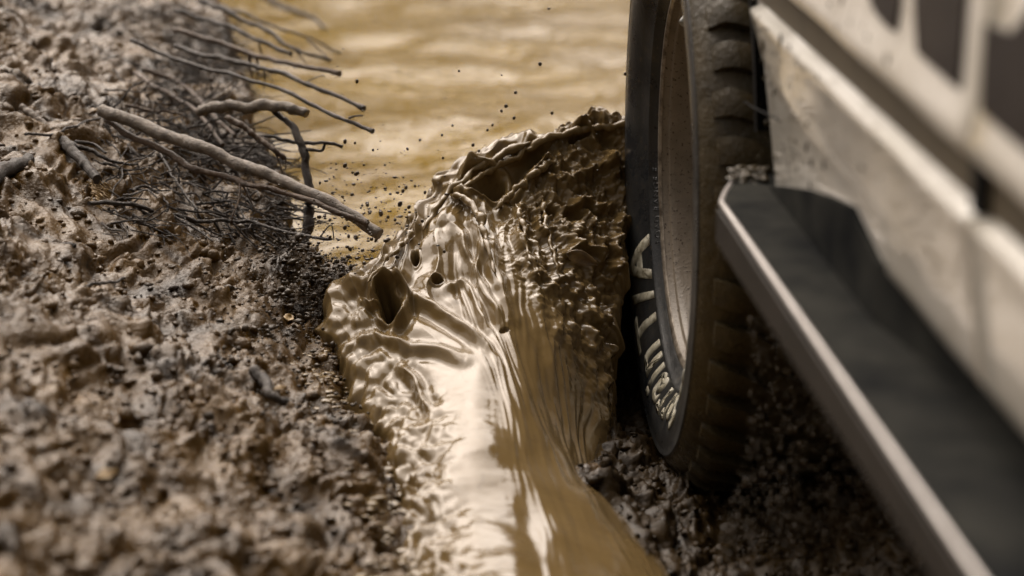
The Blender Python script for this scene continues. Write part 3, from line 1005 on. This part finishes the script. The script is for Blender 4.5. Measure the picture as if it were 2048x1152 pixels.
# ------------------------------------------------------------------ the car
car = bpy.data.objects.new('muddy_car', None)
COL.objects.link(car)
car.location = (0.64, 4.4, 0)
tag(car, 'dusty silver off-road car with dark step and mud-caked tyre', 'car')
CAR0 = Vector((0.64, 4.4, 0))


def car_part(name, verts, faces, mat, smooth=False, parent=None, bevel=0.0, seg=2):
    v = [Vector(p) - CAR0 for p in verts]
    me = mesh_py(name, v, faces, smooth)
    o = new_obj(name, me, parent or car, mat)
    if bevel:
        bv = o.modifiers.new('bevel', 'BEVEL')
        bv.width = bevel
        bv.segments = seg
        bv.limit_method = 'ANGLE'
        bv.angle_limit = R_(35)
    return o


BODY_X = 0.64
PROF = [(0.745, 0.552), (0.700, 0.556), (0.672, 0.563), (0.658, 0.577), (0.649, 0.635), (0.6425, 0.700), (0.6375, 0.730), (0.6385, 0.7355), (0.657, 0.7415),
        (0.657, 0.7905), (0.6385, 0.7945), (0.6345, 0.800), (0.6355, 0.812), (0.6445, 0.850), (0.6555, 0.950), (0.672, 1.03), (0.70, 1.10)]


def body_x(z):
    return float(np.interp(z, [p[1] for p in PROF], [p[0] for p in PROF]))


def panel_wave(y, z):
    return 0.0035 * float(gnoise(np.array([[y * 3.1, z * 1.2, 0.0]]), 97)[0])


# front edge of the panel, swept from the wheel arch down to the sill
curve = [at_x(px, py, BODY_X) for (px, py) in [(1497, -60), (1500, 0), (1514, 110), (1540, 190), (1570, 252), (1618, 318), (1655, 352), (1700, 392), (1745, 425)]]
cz = [p[2] for p in curve][::-1]
cy_ = [p[1] for p in curve][::-1]


def front_y(z):
    return float(np.interp(z, cz, cy_))


def arch_y(z):
    pts = [at_x(px, py, BODY_X) for (px, py) in [(1468, -60), (1475, 0), (1488, 120), (1498, 220), (1508, 330), (1512, 380)]]
    return float(np.interp(z, [p[2] for p in pts][::-1], [p[1] for p in pts][::-1]))


DOOR_Y = at_x(1945, 350, BODY_X)[1]
PANEL_ROWS = []
for i in range(len(PROF) - 1):
    (xa, za), (xb, zb) = PROF[i], PROF[i + 1]
    k = 1 if abs(zb - za) < 0.02 else 4
    for t in range(k):
        PANEL_ROWS.append((xa + (xb - xa) * t / k, za + (zb - za) * t / k))
PANEL_ROWS.append(PROF[-1])


def panel(name, y_front, y_back, rows, ny_=14, roll=0.0, mat='paint'):
    """a body panel between two (possibly slanted) edges, with turned-in edges"""
    V, F = [], []
    for (x, z) in rows:
        yf = y_front(z) if callable(y_front) else y_front
        yb = y_back
        line = [(x + 0.03, yf - 0.001, z), (x + 0.004, yf, z), (x, yf - 0.004, z)]
        for t in np.linspace(0, 1, ny_)[1:-1]:
            line.append((x, yf + (yb - yf) * t, z))
        line += [(x, yb + 0.004, z), (x + 0.004, yb, z), (x + 0.03, yb + 0.001, z)]
        V += [(px_ + 0.0035 * float(gnoise(np.array([[py_ * 3.1, z * 1.2, 0.0]]), 97)[0]), py_, pz_) for (px_, py_, pz_) in line]
    m_ = len(line)
    for j in range(len(rows) - 1):
        for i in range(m_ - 1):
            a = j * m_ + i
            F.append((a, a + m_, a + m_ + 1, a + 1))
    return car_part(name, V, F, M[mat], True)


door_front = DOOR_Y + 0.009
front_panel = panel('front_door', lambda z: front_y(z), door_front, PANEL_ROWS, 30)
rear_panel = panel('rear_door', DOOR_Y - 0.001, 1.75, PANEL_ROWS, 16)
# strip lying in the groove of each door
for nm, ya, yb in (('trim_strip', front_y(0.765), door_front + 0.012), ('trim_strip', DOOR_Y - 0.012, 1.76)):
    z0, z1, x0 = 0.7435, 0.7885, 0.6545
    V = [(x, y, z) for y in (ya, yb) for (x, z) in ((x0, z0), (x0, z1), (x0 + 0.01, z1), (x0 + 0.01, z0))]
    car_part(nm, V, [(0, 1, 5, 4), (1, 2, 6, 5), (3, 0, 4, 7), (0, 3, 2, 1), (4, 5, 6, 7)], M['groove'])
V = [(x, y, z) for y in (DOOR_Y - 0.012, DOOR_Y + 0.022) for (x, z) in ((0.644, 0.742), (0.644, 0.789), (0.66, 0.789), (0.66, 0.742))]
car_part('trim_end_cap', V, [(0, 1, 5, 4), (1, 2, 6, 5), (3, 0, 4, 7), (0, 3, 2, 1), (4, 5, 6, 7)], M['black'])
# lighter corner panel between wheel arch and door
V, F = [], []
zs = list(np.linspace(0.50, 0.86, 20))
for z in zs:
    ya = arch_y(z)
    yf = max(min(front_y(z) - 0.03, ya - 0.02), 3.10)
    for x, y in ((0.73, ya + 0.004), (0.677, ya + 0.003), (0.667, ya), (0.665, ya - 0.012), (0.6665, (ya + yf) / 2), (0.668, yf)):
        V.append((x, y, z))
for j in range(len(zs) - 1):
    for i in range(5):
        a = j * 6 + i
        F.append((a, a + 6, a + 7, a + 1))
car_part('arch_panel', V, F, M['paint'], True)
# dark sill closing the gap between body and step
top = [at_x(px, py, 0.660) for (px, py) in [(1500, 372), (1560, 374), (1610, 381), (1655, 395), (1700, 416)]]
top += [np.array([0.660, y, 0.572]) for y in (3.15, 3.05, 2.95, 2.85, 2.75, 2.6, 2.4, 0.9)]
V, F = [], []
for p in top:
    xs_ = float(np.interp(p[1], [2.5, 3.15], [0.755, 0.660]))
    V += [(xs_, p[1], 0.500), (xs_, p[1], p[2]), (xs_ + 0.03, p[1], p[2] + 0.004)]
for i in range(len(top) - 1):
    F += [(i * 3, i * 3 + 1, i * 3 + 4, i * 3 + 3), (i * 3 + 1, i * 3 + 2, i * 3 + 5, i * 3 + 4)]
car_part('sill', V, F, M['step'], False)
# seam between corner panel and the one above it
C = catmull(np.array([at_x(px, py, 0.650) for (px, py) in [(1488, 203), (1508, 216), (1530, 226), (1562, 242)]]), 14)
me = tube_mesh('seam', C - np.array(CAR0), np.full(14, 0.0012), 6, 0.3, 3)
new_obj('seam', me, car, M['black'])
# upper body, windows, bonnet, roof and underbody (mostly outside the picture)
V = [(0.70, 1.0 + 0.10, 0), ]
def box(name, x0, x1, y0, y1, z0, z1, mat, bevel=0.0, parent=None):
    V = [(x0, y0, z0), (x1, y0, z0), (x1, y1, z0), (x0, y1, z0), (x0, y0, z1), (x1, y0, z1), (x1, y1, z1), (x0, y1, z1)]
    return car_part(name, V, [(0, 3, 2, 1), (4, 5, 6, 7), (0, 1, 5, 4), (1, 2, 6, 5), (2, 3, 7, 6), (3, 0, 4, 7)], M[mat], False, parent, bevel)


box('underbody', 0.76, 2.30, 0.4, 3.92, 0.50, 0.62, 'black', 0.02)
V = [(0.70, 0.4, 1.10), (0.70, 3.45, 1.10), (0.86, 2.75, 1.60), (0.86, 0.4, 1.60)]
car_part('side_window', V, [(0, 1, 2, 3)], M['glass'])
box('roof', 0.84, 2.22, 0.4, 2.72, 1.602, 1.66, 'paint', 0.02)
box('bonnet', 0.72, 2.34, 3.47, 5.15, 1.02, 1.098, 'paint', 0.03)
V = [(0.74, 3.455, 1.10), (2.32, 3.455, 1.10), (2.2, 2.74, 1.60), (0.86, 2.74, 1.60)]
car_part('windscreen', V, [(0, 1, 2, 3)], M['glass'])
# front wing over the wheel, behind it towards the bumper
V, F = [], []
for k, a in enumerate(np.linspace(R_(8), R_(172), 30)):
    yy, zz = 4.42 + 0.47 * math.cos(a), 0.50 + 0.42 * math.sin(a)
    V += [(0.656, yy, zz), (0.656, 4.42 + 0.75 * math.cos(a) if abs(math.cos(a)) < 0.6 else yy + math.copysign(0.02, math.cos(a)), max(zz + 0.002, 1.06 if abs(math.cos(a)) < 0.6 else zz + 0.002)), (1.0, yy, zz)]
    if k:
        b0 = (k - 1) * 3
        F += [(b0, b0 + 3, b0 + 4, b0 + 1), (b0, b0 + 2, b0 + 5, b0 + 3)]
car_part('wheel_arch', V, F, M['black'], False)
box('far_side', 2.30, 2.36, 0.4, 5.15, 0.55, 1.10, 'paint', 0.02)
box('bumper', 0.70, 2.34, 5.02, 5.18, 0.55, 1.0, 'black', 0.03)
# thin dark patches set on the doors
def on_body(px, py):
    p = at_x(px, py, 0.652)
    for _ in range(3):
        p = at_x(px, py, body_x(p[2]) + panel_wave(p[1], p[2]) - 0.0035)
    return p


for poly in ([(1728, -30), (1800, -30), (1795, 20), (1788, 62), (1772, 52), (1748, 22)],
             [(1826, -30), (1932, -30), (1926, 40), (1921, 110), (1914, 178), (1872, 140), (1832, 104), (1828, 40)],
             [(1968, 48), (1992, 56), (2018, 66), (2040, 40), (2060, 10), (2130, -20), (2130, 370), (2048, 300), (2000, 258), (1960, 222), (1964, 130)]):
    V = [on_body(*p) for p in poly]
    V = V + [p + np.array([0.006, 0, 0]) for p in V]
    n = len(poly)
    F = [tuple(range(n))] + [(i, (i + 1) % n, (i + 1) % n + n, i + n) for i in range(n)]
    car_part('dark_patch', V, F, M['door_patch'])

# side step
sx0, sz1, sz0 = 0.583, 0.503, 0.444
fr = at_z(1436, 400, sz1)
fr2 = at_z(1470, 346, sz1)
fr3 = at_z(1560, 357, sz1)
sx0 = fr[0]
outline = [(sx0, 0.9), (sx0, fr[1]), (fr2[0], fr2[1]), (0.70, 3.955), (0.80, 3.93), (0.80, 0.9)]
n = len(outline)
V = [(x, y, sz1 - (0.0 if x < 0.69 else 0.004)) for x, y in outline] + [(x + (0.012 if x < 0.6 else 0), y - (0.01 if y > 3 else 0), sz0) for x, y in outline]
F = [tuple(range(n))[::-1], tuple(range(n, 2 * n))] + [(i, (i + 1) % n, (i + 1) % n + n, i + n) for i in range(n)]
step = car_part('side_step', V, F, M['step'], False, None, 0.006, 3)
V = [(sx0 - 0.003, y, z) for y in (0.9, fr[1] - 0.006) for z in (sz0 + 0.004, sz1 - 0.011)] + [(sx0 + 0.012, y, z) for y in (0.9, fr[1] - 0.006) for z in (sz0 + 0.004, sz1 - 0.011)]
car_part('side_plate', V, [(0, 1, 3, 2), (4, 6, 7, 5), (0, 4, 5, 1), (2, 3, 7, 6), (1, 5, 7, 3), (0, 2, 6, 4)], M['step_face'], False, step)
C = catmull(np.array([(sx0 + 0.004, 0.9, sz1 - 0.003), (sx0 + 0.004, 2.0, sz1 - 0.003), (sx0 + 0.004, 3.0, sz1 - 0.003), (sx0 + 0.004, fr[1] - 0.008, sz1 - 0.003)]), 60)
extra = catmull(np.array([(sx0 + 0.004, fr[1] - 0.008, sz1 - 0.003), (sx0 + 0.010, fr[1] + 0.02, sz1 - 0.003), (fr2[0], fr2[1] - 0.012, sz1 - 0.003)]), 12)[1:]
C = np.concatenate([C, extra])
new_obj('edge_trim', tube_mesh('edge_trim', C - np.array(CAR0), np.full(len(C), 0.0042), 12, 0.0, 1), step, M['alu'])
step.name = 'side_step'
for yb in (3.3, 2.2):
    box('step_bracket', 0.62, 0.84, yb, yb + 0.07, 0.455, 0.498, 'black', 0.0)
# dried mud caught on the front end of the step
c4 = np.array([at_z(rng.uniform(1462, 1530), rng.uniform(338, 366), sz1) for _ in range(140)])
c4[:, 2] += rng.uniform(-0.002, 0.006, len(c4))
o = new_obj('caked_mud', scatter('caked_mud', c4 - np.array(CAR0), rng.uniform(0.002, 0.007, len(c4)), None, IV2, IF2, 0.35, 0.08), car, M['tread_mud'])
tag(o, kind='stuff')

# ------------------------------------------------------------------ wheel
WC = Vector((0.595, 4.50, 0.378))
wheel = bpy.data.objects.new('front_wheel', None)
COL.objects.link(wheel)
wheel.parent = car
wheel.location = WC - CAR0
wheel.scale = (1.23, 1.23, 1.23)
# local frame: x = axial (into the car), y/z = plane of the wheel


def lathe(name, prof, n, mat, smooth=True, closed=False):
    prof = np.array(prof, float)
    th = np.linspace(0, 2 * math.pi, n, endpoint=False)
    k = len(prof)
    V = np.empty((n, k, 3))
    V[..., 0] = prof[None, :, 1]
    V[..., 1] = prof[None, :, 0] * np.cos(th)[:, None]
    V[..., 2] = prof[None, :, 0] * np.sin(th)[:, None]
    F = []
    kk = k if closed else k - 1
    for i in range(n):
        i2 = (i + 1) % n
        for j in range(kk):
            j2 = (j + 1) % k
            F.append((i * k + j, i2 * k + j, i2 * k + j2, i * k + j2))
    me = mesh_np(name, V.reshape(-1, 3), np.array(F), smooth)
    o = new_obj(name, me, wheel, mat)
    return o


TW = 0.275
TYRE = [(0.236, 0.070), (0.243, 0.050), (0.2475, 0.0425), (0.252, 0.0415), (0.2535, 0.0435), (0.256, 0.0395), (0.262, 0.0335), (0.2695, 0.0265), (0.2705, 0.0240), (0.2725, 0.0230), (0.2735, 0.0232),
        (0.286, 0.0130), (0.300, 0.0055), (0.320, 0.0004), (0.338, 0.0), (0.3495, 0.0022), (0.3505, 0.0008), (0.3535, 0.0014), (0.3545, 0.0042), (0.364, 0.0100), (0.374, 0.0190),
        (0.381, 0.028), (0.384, 0.040), (0.386, 0.08), (0.387, TW / 2)]
TYRE += [(r, TW - a) for (r, a) in TYRE[-2::-1]]
tyre = lathe('tyre', TYRE, 160, M['rubber'])
# mud layer packed over the tread between the blocks
lathe('packed_mud', [(0.3540, 0.0030), (0.3565, 0.0042), (0.364, 0.0085), (0.374, 0.0175), (0.381, 0.0265), (0.3825, 0.030), (0.3850, 0.042), (0.3865, 0.08), (0.3875, TW / 2), (0.3870, TW - 0.08), (0.386, TW - 0.042), (0.3795, TW - 0.0265)], 160, M['tread_mud'])
D = 0.026
lathe('rim', [(r, a + D) for (r, a) in [(0.2435, 0.018), (0.2480, 0.0145), (0.2490, 0.0105), (0.2465, 0.0080), (0.2425, 0.0085), (0.2400, 0.0120), (0.2385, 0.0185), (0.2370, 0.0205), (0.2345, 0.0205), (0.2330, 0.0225), (0.2310, 0.030), (0.2270, 0.060), (0.2240, 0.090), (0.2200, 0.130), (0.219, 0.195), (0.243, 0.205)]], 128, M['rim'])
lathe('rim_lip', [(0.2492, 0.0100 + D), (0.2467, 0.0072 + D), (0.2424, 0.0077 + D), (0.2396, 0.0116 + D)], 128, M['rim_lip'])
# wheel face with spokes, set deep in the barrel
lathe('hub', [(0.0, 0.085), (0.035, 0.087), (0.045, 0.095), (0.075, 0.105), (0.080, 0.150), (0.0, 0.150)], 48, M['rim'])
spoke_v = [(0.092, 0.06, -0.030), (0.092, 0.06, 0.030), (0.112, 0.223, 0.038), (0.112, 0.223, -0.038), (0.130, 0.06, -0.022), (0.130, 0.06, 0.022), (0.145, 0.223, 0.028), (0.145, 0.223, -0.028)]
spoke_me = mesh_py('spoke', spoke_v, [(0, 1, 2, 3), (7, 6, 5, 4), (0, 4, 5, 1), (1, 5, 6, 2), (2, 6, 7, 3), (3, 7, 4, 0)])
for k in range(6):
    o = new_obj('spoke', spoke_me, wheel, M['rim'])
    o.rotation_euler = (k * math.pi / 3 + 0.3, 0, 0)
lathe('brake_disc', [(0.02, 0.170), (0.165, 0.170), (0.165, 0.185), (0.02, 0.185)], 48, M['black'], False)


def wheel_pt(r, ang, a):
    """ang measured from straight down towards the front of the car"""
    return np.array([a, r * math.sin(ang), -r * math.cos(ang)])


# tread blocks: 44 pitches of shoulder lugs and centre blocks
def lug_mesh(name, aa, lo, hi, r_in, r_out, shoulder=0, na=8, ns=5):
    """block between two radii; lo/hi give its arc limits along the axial stations aa"""
    V, F = [], []
    for i, a in enumerate(np.linspace(aa[0], aa[-1], na)):
        s0, s1 = np.interp(a, aa, lo), np.interp(a, aa, hi)
        edge_a = min(i, na - 1 - i)
        drop = 0.0
        if shoulder and a < 0.042:
            drop = 0.016 * ((0.042 - a) / 0.022) ** 1.6
        for j in range(ns):
            t = j / (ns - 1)
            r = r_out - drop - (0.0016 if edge_a == 0 or j in (0, ns - 1) else 0)
            th = (s0 + (s1 - s0) * (0.04 + 0.92 * t)) / 0.395
            V.append((a, r * math.sin(th), -r * math.cos(th)))
    n0 = len(V)
    for (a, y, z) in list(V):                       # foot of the block
        r = math.hypot(y, z)
        k = (r_in - (0.012 * ((0.042 - a) / 0.022) if shoulder and a < 0.042 else 0)) / r
        V.append((a, y * k, z * k))
    for i in range(na - 1):
        for j in range(ns - 1):
            q_ = i * ns + j
            F.append((q_, q_ + 1, q_ + ns + 1, q_ + ns))
    ringi = [j for j in range(ns)] + [i * ns + ns - 1 for i in range(1, na)] + [(na - 1) * ns + j for j in range(ns - 2, -1, -1)] + [i * ns for i in range(na - 2, 0, -1)]
    for k in range(len(ringi)):
        p_, q_ = ringi[k], ringi[(k + 1) % len(ringi)]
        F.append((q_, p_, p_ + n0, q_ + n0))
    me = mesh_py(name, V, F, True)
    me.set_sharp_from_angle(angle=R_(38))
    return me


PITCH_N = 44
lug_a = lug_mesh('shoulder_lug', [0.0205, 0.036, 0.058, 0.072, 0.088], [-0.0175, -0.0180, -0.013, -0.004, 0.006], [0.0165, 0.0170, 0.021, 0.026, 0.025], 0.380, 0.4030, 1)
lug_b = lug_mesh('shoulder_lug', [0.0180, 0.036, 0.052, 0.066, 0.080], [-0.0170, -0.0175, -0.012, -0.003, 0.008], [0.0170, 0.0175, 0.022, 0.027, 0.027], 0.380, 0.4030, 1)
cen_a = lug_mesh('tread_block', [0.092, 0.104, 0.118, 0.128], [-0.010, -0.022, -0.016, -0.004], [0.008, 0.020, 0.016, 0.004], 0.383, 0.3985)
cen_b = lug_mesh('tread_block', [0.138, 0.150, 0.170, 0.182], [-0.004, -0.018, -0.020, -0.008], [0.006, 0.018, 0.020, 0.010], 0.383, 0.3985)
lug_c = lug_mesh('shoulder_lug', [0.188, 0.205, 0.230, 0.254], [0.001, -0.010, -0.022, -0.0225], [0.023, 0.026, 0.023, 0.0215], 0.383, 0.397)
for k in range(PITCH_N):
    a = k * 2 * math.pi / PITCH_N
    for nm, me, off_ in (('shoulder_lug', lug_a if k % 2 else lug_b, 0), ('tread_block', cen_a, 0.3), ('tread_block', cen_b, 0.7), ('shoulder_lug', lug_c, 0.5)):
        o = new_obj(nm, me, wheel, M['tread_mud'])
        o.rotation_euler = (a + off_ * 2 * math.pi / PITCH_N, 0, 0)


# raised lettering, tops outward, reading from the ground up the leading side
def lettering(name, text, size, r_base, ang0, mat, height, bold=0.0, shear=0.0, space=1.0, xs=1.0):
    cu = bpy.data.curves.new('tmp_text', 'FONT')
    cu.body = text
    cu.size = size
    cu.extrude = 0.0
    cu.offset = bold
    cu.shear = shear
    cu.space_character = space
    cu.resolution_u = 3
    to = bpy.data.objects.new('tmp_text', cu)
    COL.objects.link(to)
    dg = bpy.context.evaluated_depsgraph_get()
    me0 = bpy.data.meshes.new_from_object(to.evaluated_get(dg))
    bpy.data.objects.remove(to)
    bm = bmesh.new()
    bm.from_mesh(me0)
    bpy.data.meshes.remove(me0)
    bmesh.ops.remove_doubles(bm, verts=bm.verts, dist=1e-6)
    # cut long edges so that the letters follow the curve of the tyre
    for _ in range(2):
        long_e = [e for e in bm.edges if e.calc_length() > size * 0.3]
        if long_e:
            bmesh.ops.subdivide_edges(bm, edges=long_e, cuts=1)
    bmesh.ops.triangulate(bm, faces=bm.faces)
    ret = bmesh.ops.extrude_face_region(bm, geom=list(bm.faces))
    top = [g for g in ret['geom'] if isinstance(g, bmesh.types.BMVert)]
    tops = set(top)
    pr = np.array([p[0] for p in TYRE[:25]])
    pa = np.array([p[1] for p in TYRE[:25]])
    for v in bm.verts:
        r = r_base + v.co.y
        ang = ang0 + xs * v.co.x / (r_base + size * 0.35)
        a = float(np.interp(r, pr, pa)) - (height if v in tops else -0.002)
        p = wheel_pt(r, ang, a)
        v.co = Vector(p)
    bmesh.ops.recalc_face_normals(bm, faces=bm.faces)
    me = bpy.data.meshes.new(name)
    bm.to_mesh(me)
    bm.free()
    return new_obj(name, me, wheel, mat)


for word, a0 in (('All-Terrain', -68), ('T/A', 30)):
    lettering('raised_lettering', word, 0.064, 0.2770, R_(a0), M['letter'], 0.0011, 0.0022, 0, 1.18, 1.45)['kind'] = 'stuff'
lettering('small_lettering', 'LOAD RANGE E', 0.012, 0.2585, R_(58), M['rubber'], 0.0005, 0.0001, 0, 1.15, 1.1)['kind'] = 'stuff'

# valve on the barrel
va = R_(152)
base = wheel_pt(0.228, va, 0.066)
tip = wheel_pt(0.206, va, 0.044)
C = np.linspace(base, tip, 12)
new_obj('valve_stem', tube_mesh('valve_stem', C, np.concatenate([np.full(5, 0.0055), np.full(7, 0.0045)]), 10, 0.0), wheel, M['black'])
C = np.linspace(base + (tip - base) * 0.55, base + (tip - base) * 1.1, 8)
new_obj('valve_cap', tube_mesh('valve_cap', C, np.array([0.0055, 0.0062, 0.0062, 0.0062, 0.0062, 0.0060, 0.0056, 0.0048]), 12, 0.0), wheel, M['valve'])

# ------------------------------------------------------------------ leaf caught in the wave
Lc = at_y(1163, 516, 4.60)
V, F = [], []
for i, t in enumerate(np.linspace(0, 1, 9)):
    wd = 0.011 * math.sin(math.pi * t ** 0.8) + 0.0006
    c = Vector(at_y(1132 + 64 * t, 505 + 22 * t, 4.585))
    for k_, s in enumerate((-1, -0.5, 0, 0.5, 1)):
        V.append(c + Vector((s * wd * 0.35, -0.004 * abs(s), s * wd + 0.004 * (1 - abs(s)) * -1)))
for i in range(8):
    for k_ in range(4):
        a = i * 5 + k_
        F.append((a, a + 1, a + 6, a + 5))
me = mesh_py('leaf', V, F, True)
leaf = new_obj('leaf', me, None, M['leaf'])
so = leaf.modifiers.new('thick', 'SOLIDIFY')
so.thickness = 0.0012
tag(leaf, 'pointed wet leaf stuck in the mud wave beside the tyre', 'leaf')

# yellowish fibre clump on the bank
pts, off, V_, F_ = [], 0, [], []
for k in range(60):
    px, py = rng.normal(190, 9), rng.normal(378, 9)
    p0 = ground_hit(px, py, 0.012)
    dirv = np.array([0.6 + rng.normal() * 0.25, -0.2 + rng.normal() * 0.25, -0.5 + rng.normal() * 0.25])
    C = catmull(np.array([p0, p0 + dirv * 0.012 + rng.normal(size=3) * 0.002, p0 + dirv * 0.026 + rng.normal(size=3) * 0.003]), 7)
    me = tube_mesh('tmp', C, np.linspace(0.0012, 0.0005, 7), 5, 0.1, k)
    v = np.array([x.co[:] for x in me.vertices])
    F_ += [tuple(i + off for i in p.vertices) for p in me.polygons]
    bpy.data.meshes.remove(me)
    V_.append(v)
    off += len(v)
o = new_obj('root_fibre_clump', mesh_py('root_fibre_clump', np.concatenate(V_), F_, True), None, M['moss'])
tag(o, 'small yellowish clump of root fibres on the bank', 'fibre clump')

# dead leaves and bark bits on the bank
def leaf_thing(px, py, L, ang, mat, label):
    c = ground_hit(px, py, 0.012)
    V, F = [], []
    ca, sa = math.cos(R_(ang)), math.sin(R_(ang))
    for t in np.linspace(0, 1, 9):
        wd_ = L * 0.30 * math.sin(math.pi * t ** 0.85) * (1 + 0.25 * rng.normal()) + 0.0004
        for s_ in (-1, -0.5, 0, 0.5, 1):
            a, b2 = (t - 0.5) * L, s_ * wd_
            V.append((c[0] + a * ca - b2 * sa, c[1] + a * sa + b2 * ca, c[2] + 0.25 * b2 + L * 0.18 * abs(s_) * (0.5 + t) + rng.normal() * L * 0.02))
    for i in range(8):
        for k in range(4):
            a = i * 5 + k
            F.append((a, a + 1, a + 6, a + 5))
    o = new_obj('dead_leaf', mesh_py('dead_leaf', V, F, True), None, mat)
    so_ = o.modifiers.new('thick', 'SOLIDIFY')
    so_.thickness = 0.0008
    tag(o, label, 'leaf', 'dead leaves on the bank')


leaf_thing(212, 955, 0.030, 25, M['moss'], 'blurred orange leaf scrap low on the near bank')
leaf_thing(372, 182, 0.034, 60, M['leaf'], 'brown curled leaf among the roots above the thick branch')
leaf_thing(186, 226, 0.030, -20, M['leaf'], 'brown leaf wedged at the upper end of the thick branch')
leaf_thing(578, 640, 0.026, 80, M['moss'], 'small ochre leaf in the granular mud left of the wave')
leaf_thing(132, 498, 0.032, 10, M['bark_dark'], 'dark rotten leaf alone on the middle of the bank')
leaf_thing(90, 128, 0.036, 40, M['bark_dark'], 'dark leaf lying near the top of the bank')
leaf_thing(560, 780, 0.022, 15, M['moss'], 'tiny orange leaf scrap beside the soaked wood chunk')

# liquid mud spattered on the bank along the foot of the wave
pts = []
foot = np.array([(645, 690), (665, 760), (700, 830), (745, 920), (780, 1010), (800, 1110), (800, 1180)], float)
for _ in range(420):
    t = rng.uniform(0, len(foot) - 1.001)
    i = int(t)
    px, py = foot[i] + (foot[i + 1] - foot[i]) * (t - i)
    p = ground_hit(px + rng.normal() * 38, py + rng.normal() * 12)
    pts.append((p[0], p[1], ground_z(p[0], p[1]) - 0.0005))
szs = np.exp(rng.normal(math.log(0.0045), 0.55, len(pts))).clip(0.0015, 0.014)
o = new_obj('mud_spatter', scatter('mud_spatter', np.array(pts), szs, None, IV2, IF2, 0.26, 0.10), None, M['splash'])
tag(o, 'glossy blobs of liquid mud spattered along the foot of the wave', None, None, 'stuff')

# mud specks thrown on the paint behind the wheel
pts, szs = [], []
for _ in range(340):
    px, py = 1505 + abs(rng.normal()) * 95, rng.uniform(-20, 372)
    p = at_x(px, py, BODY_X)
    if p[1] > arch_y(p[2]) - 0.006 or p[2] < 0.52:
        continue
    inner = p[1] > front_y(p[2]) - 0.002
    x = 0.6655 if inner else body_x(p[2]) + panel_wave(p[1], p[2])
    pts.append(at_x(px, py, x - 0.0004))
    szs.append(np.exp(rng.normal(math.log(0.0016), 0.55)))
st = np.stack([np.full(len(pts), 0.35), rng.uniform(0.8, 1.6, len(pts)), rng.uniform(0.8, 1.8, len(pts))], 1)
o = new_obj('mud_specks', scatter('mud_specks', np.array(pts) - np.array(CAR0), np.array(szs).clip(0.0006, 0.006), None, IV1, IF1, 0.5, 0.2, True, st), car, M['tread_mud'])
tag(o, kind='stuff')
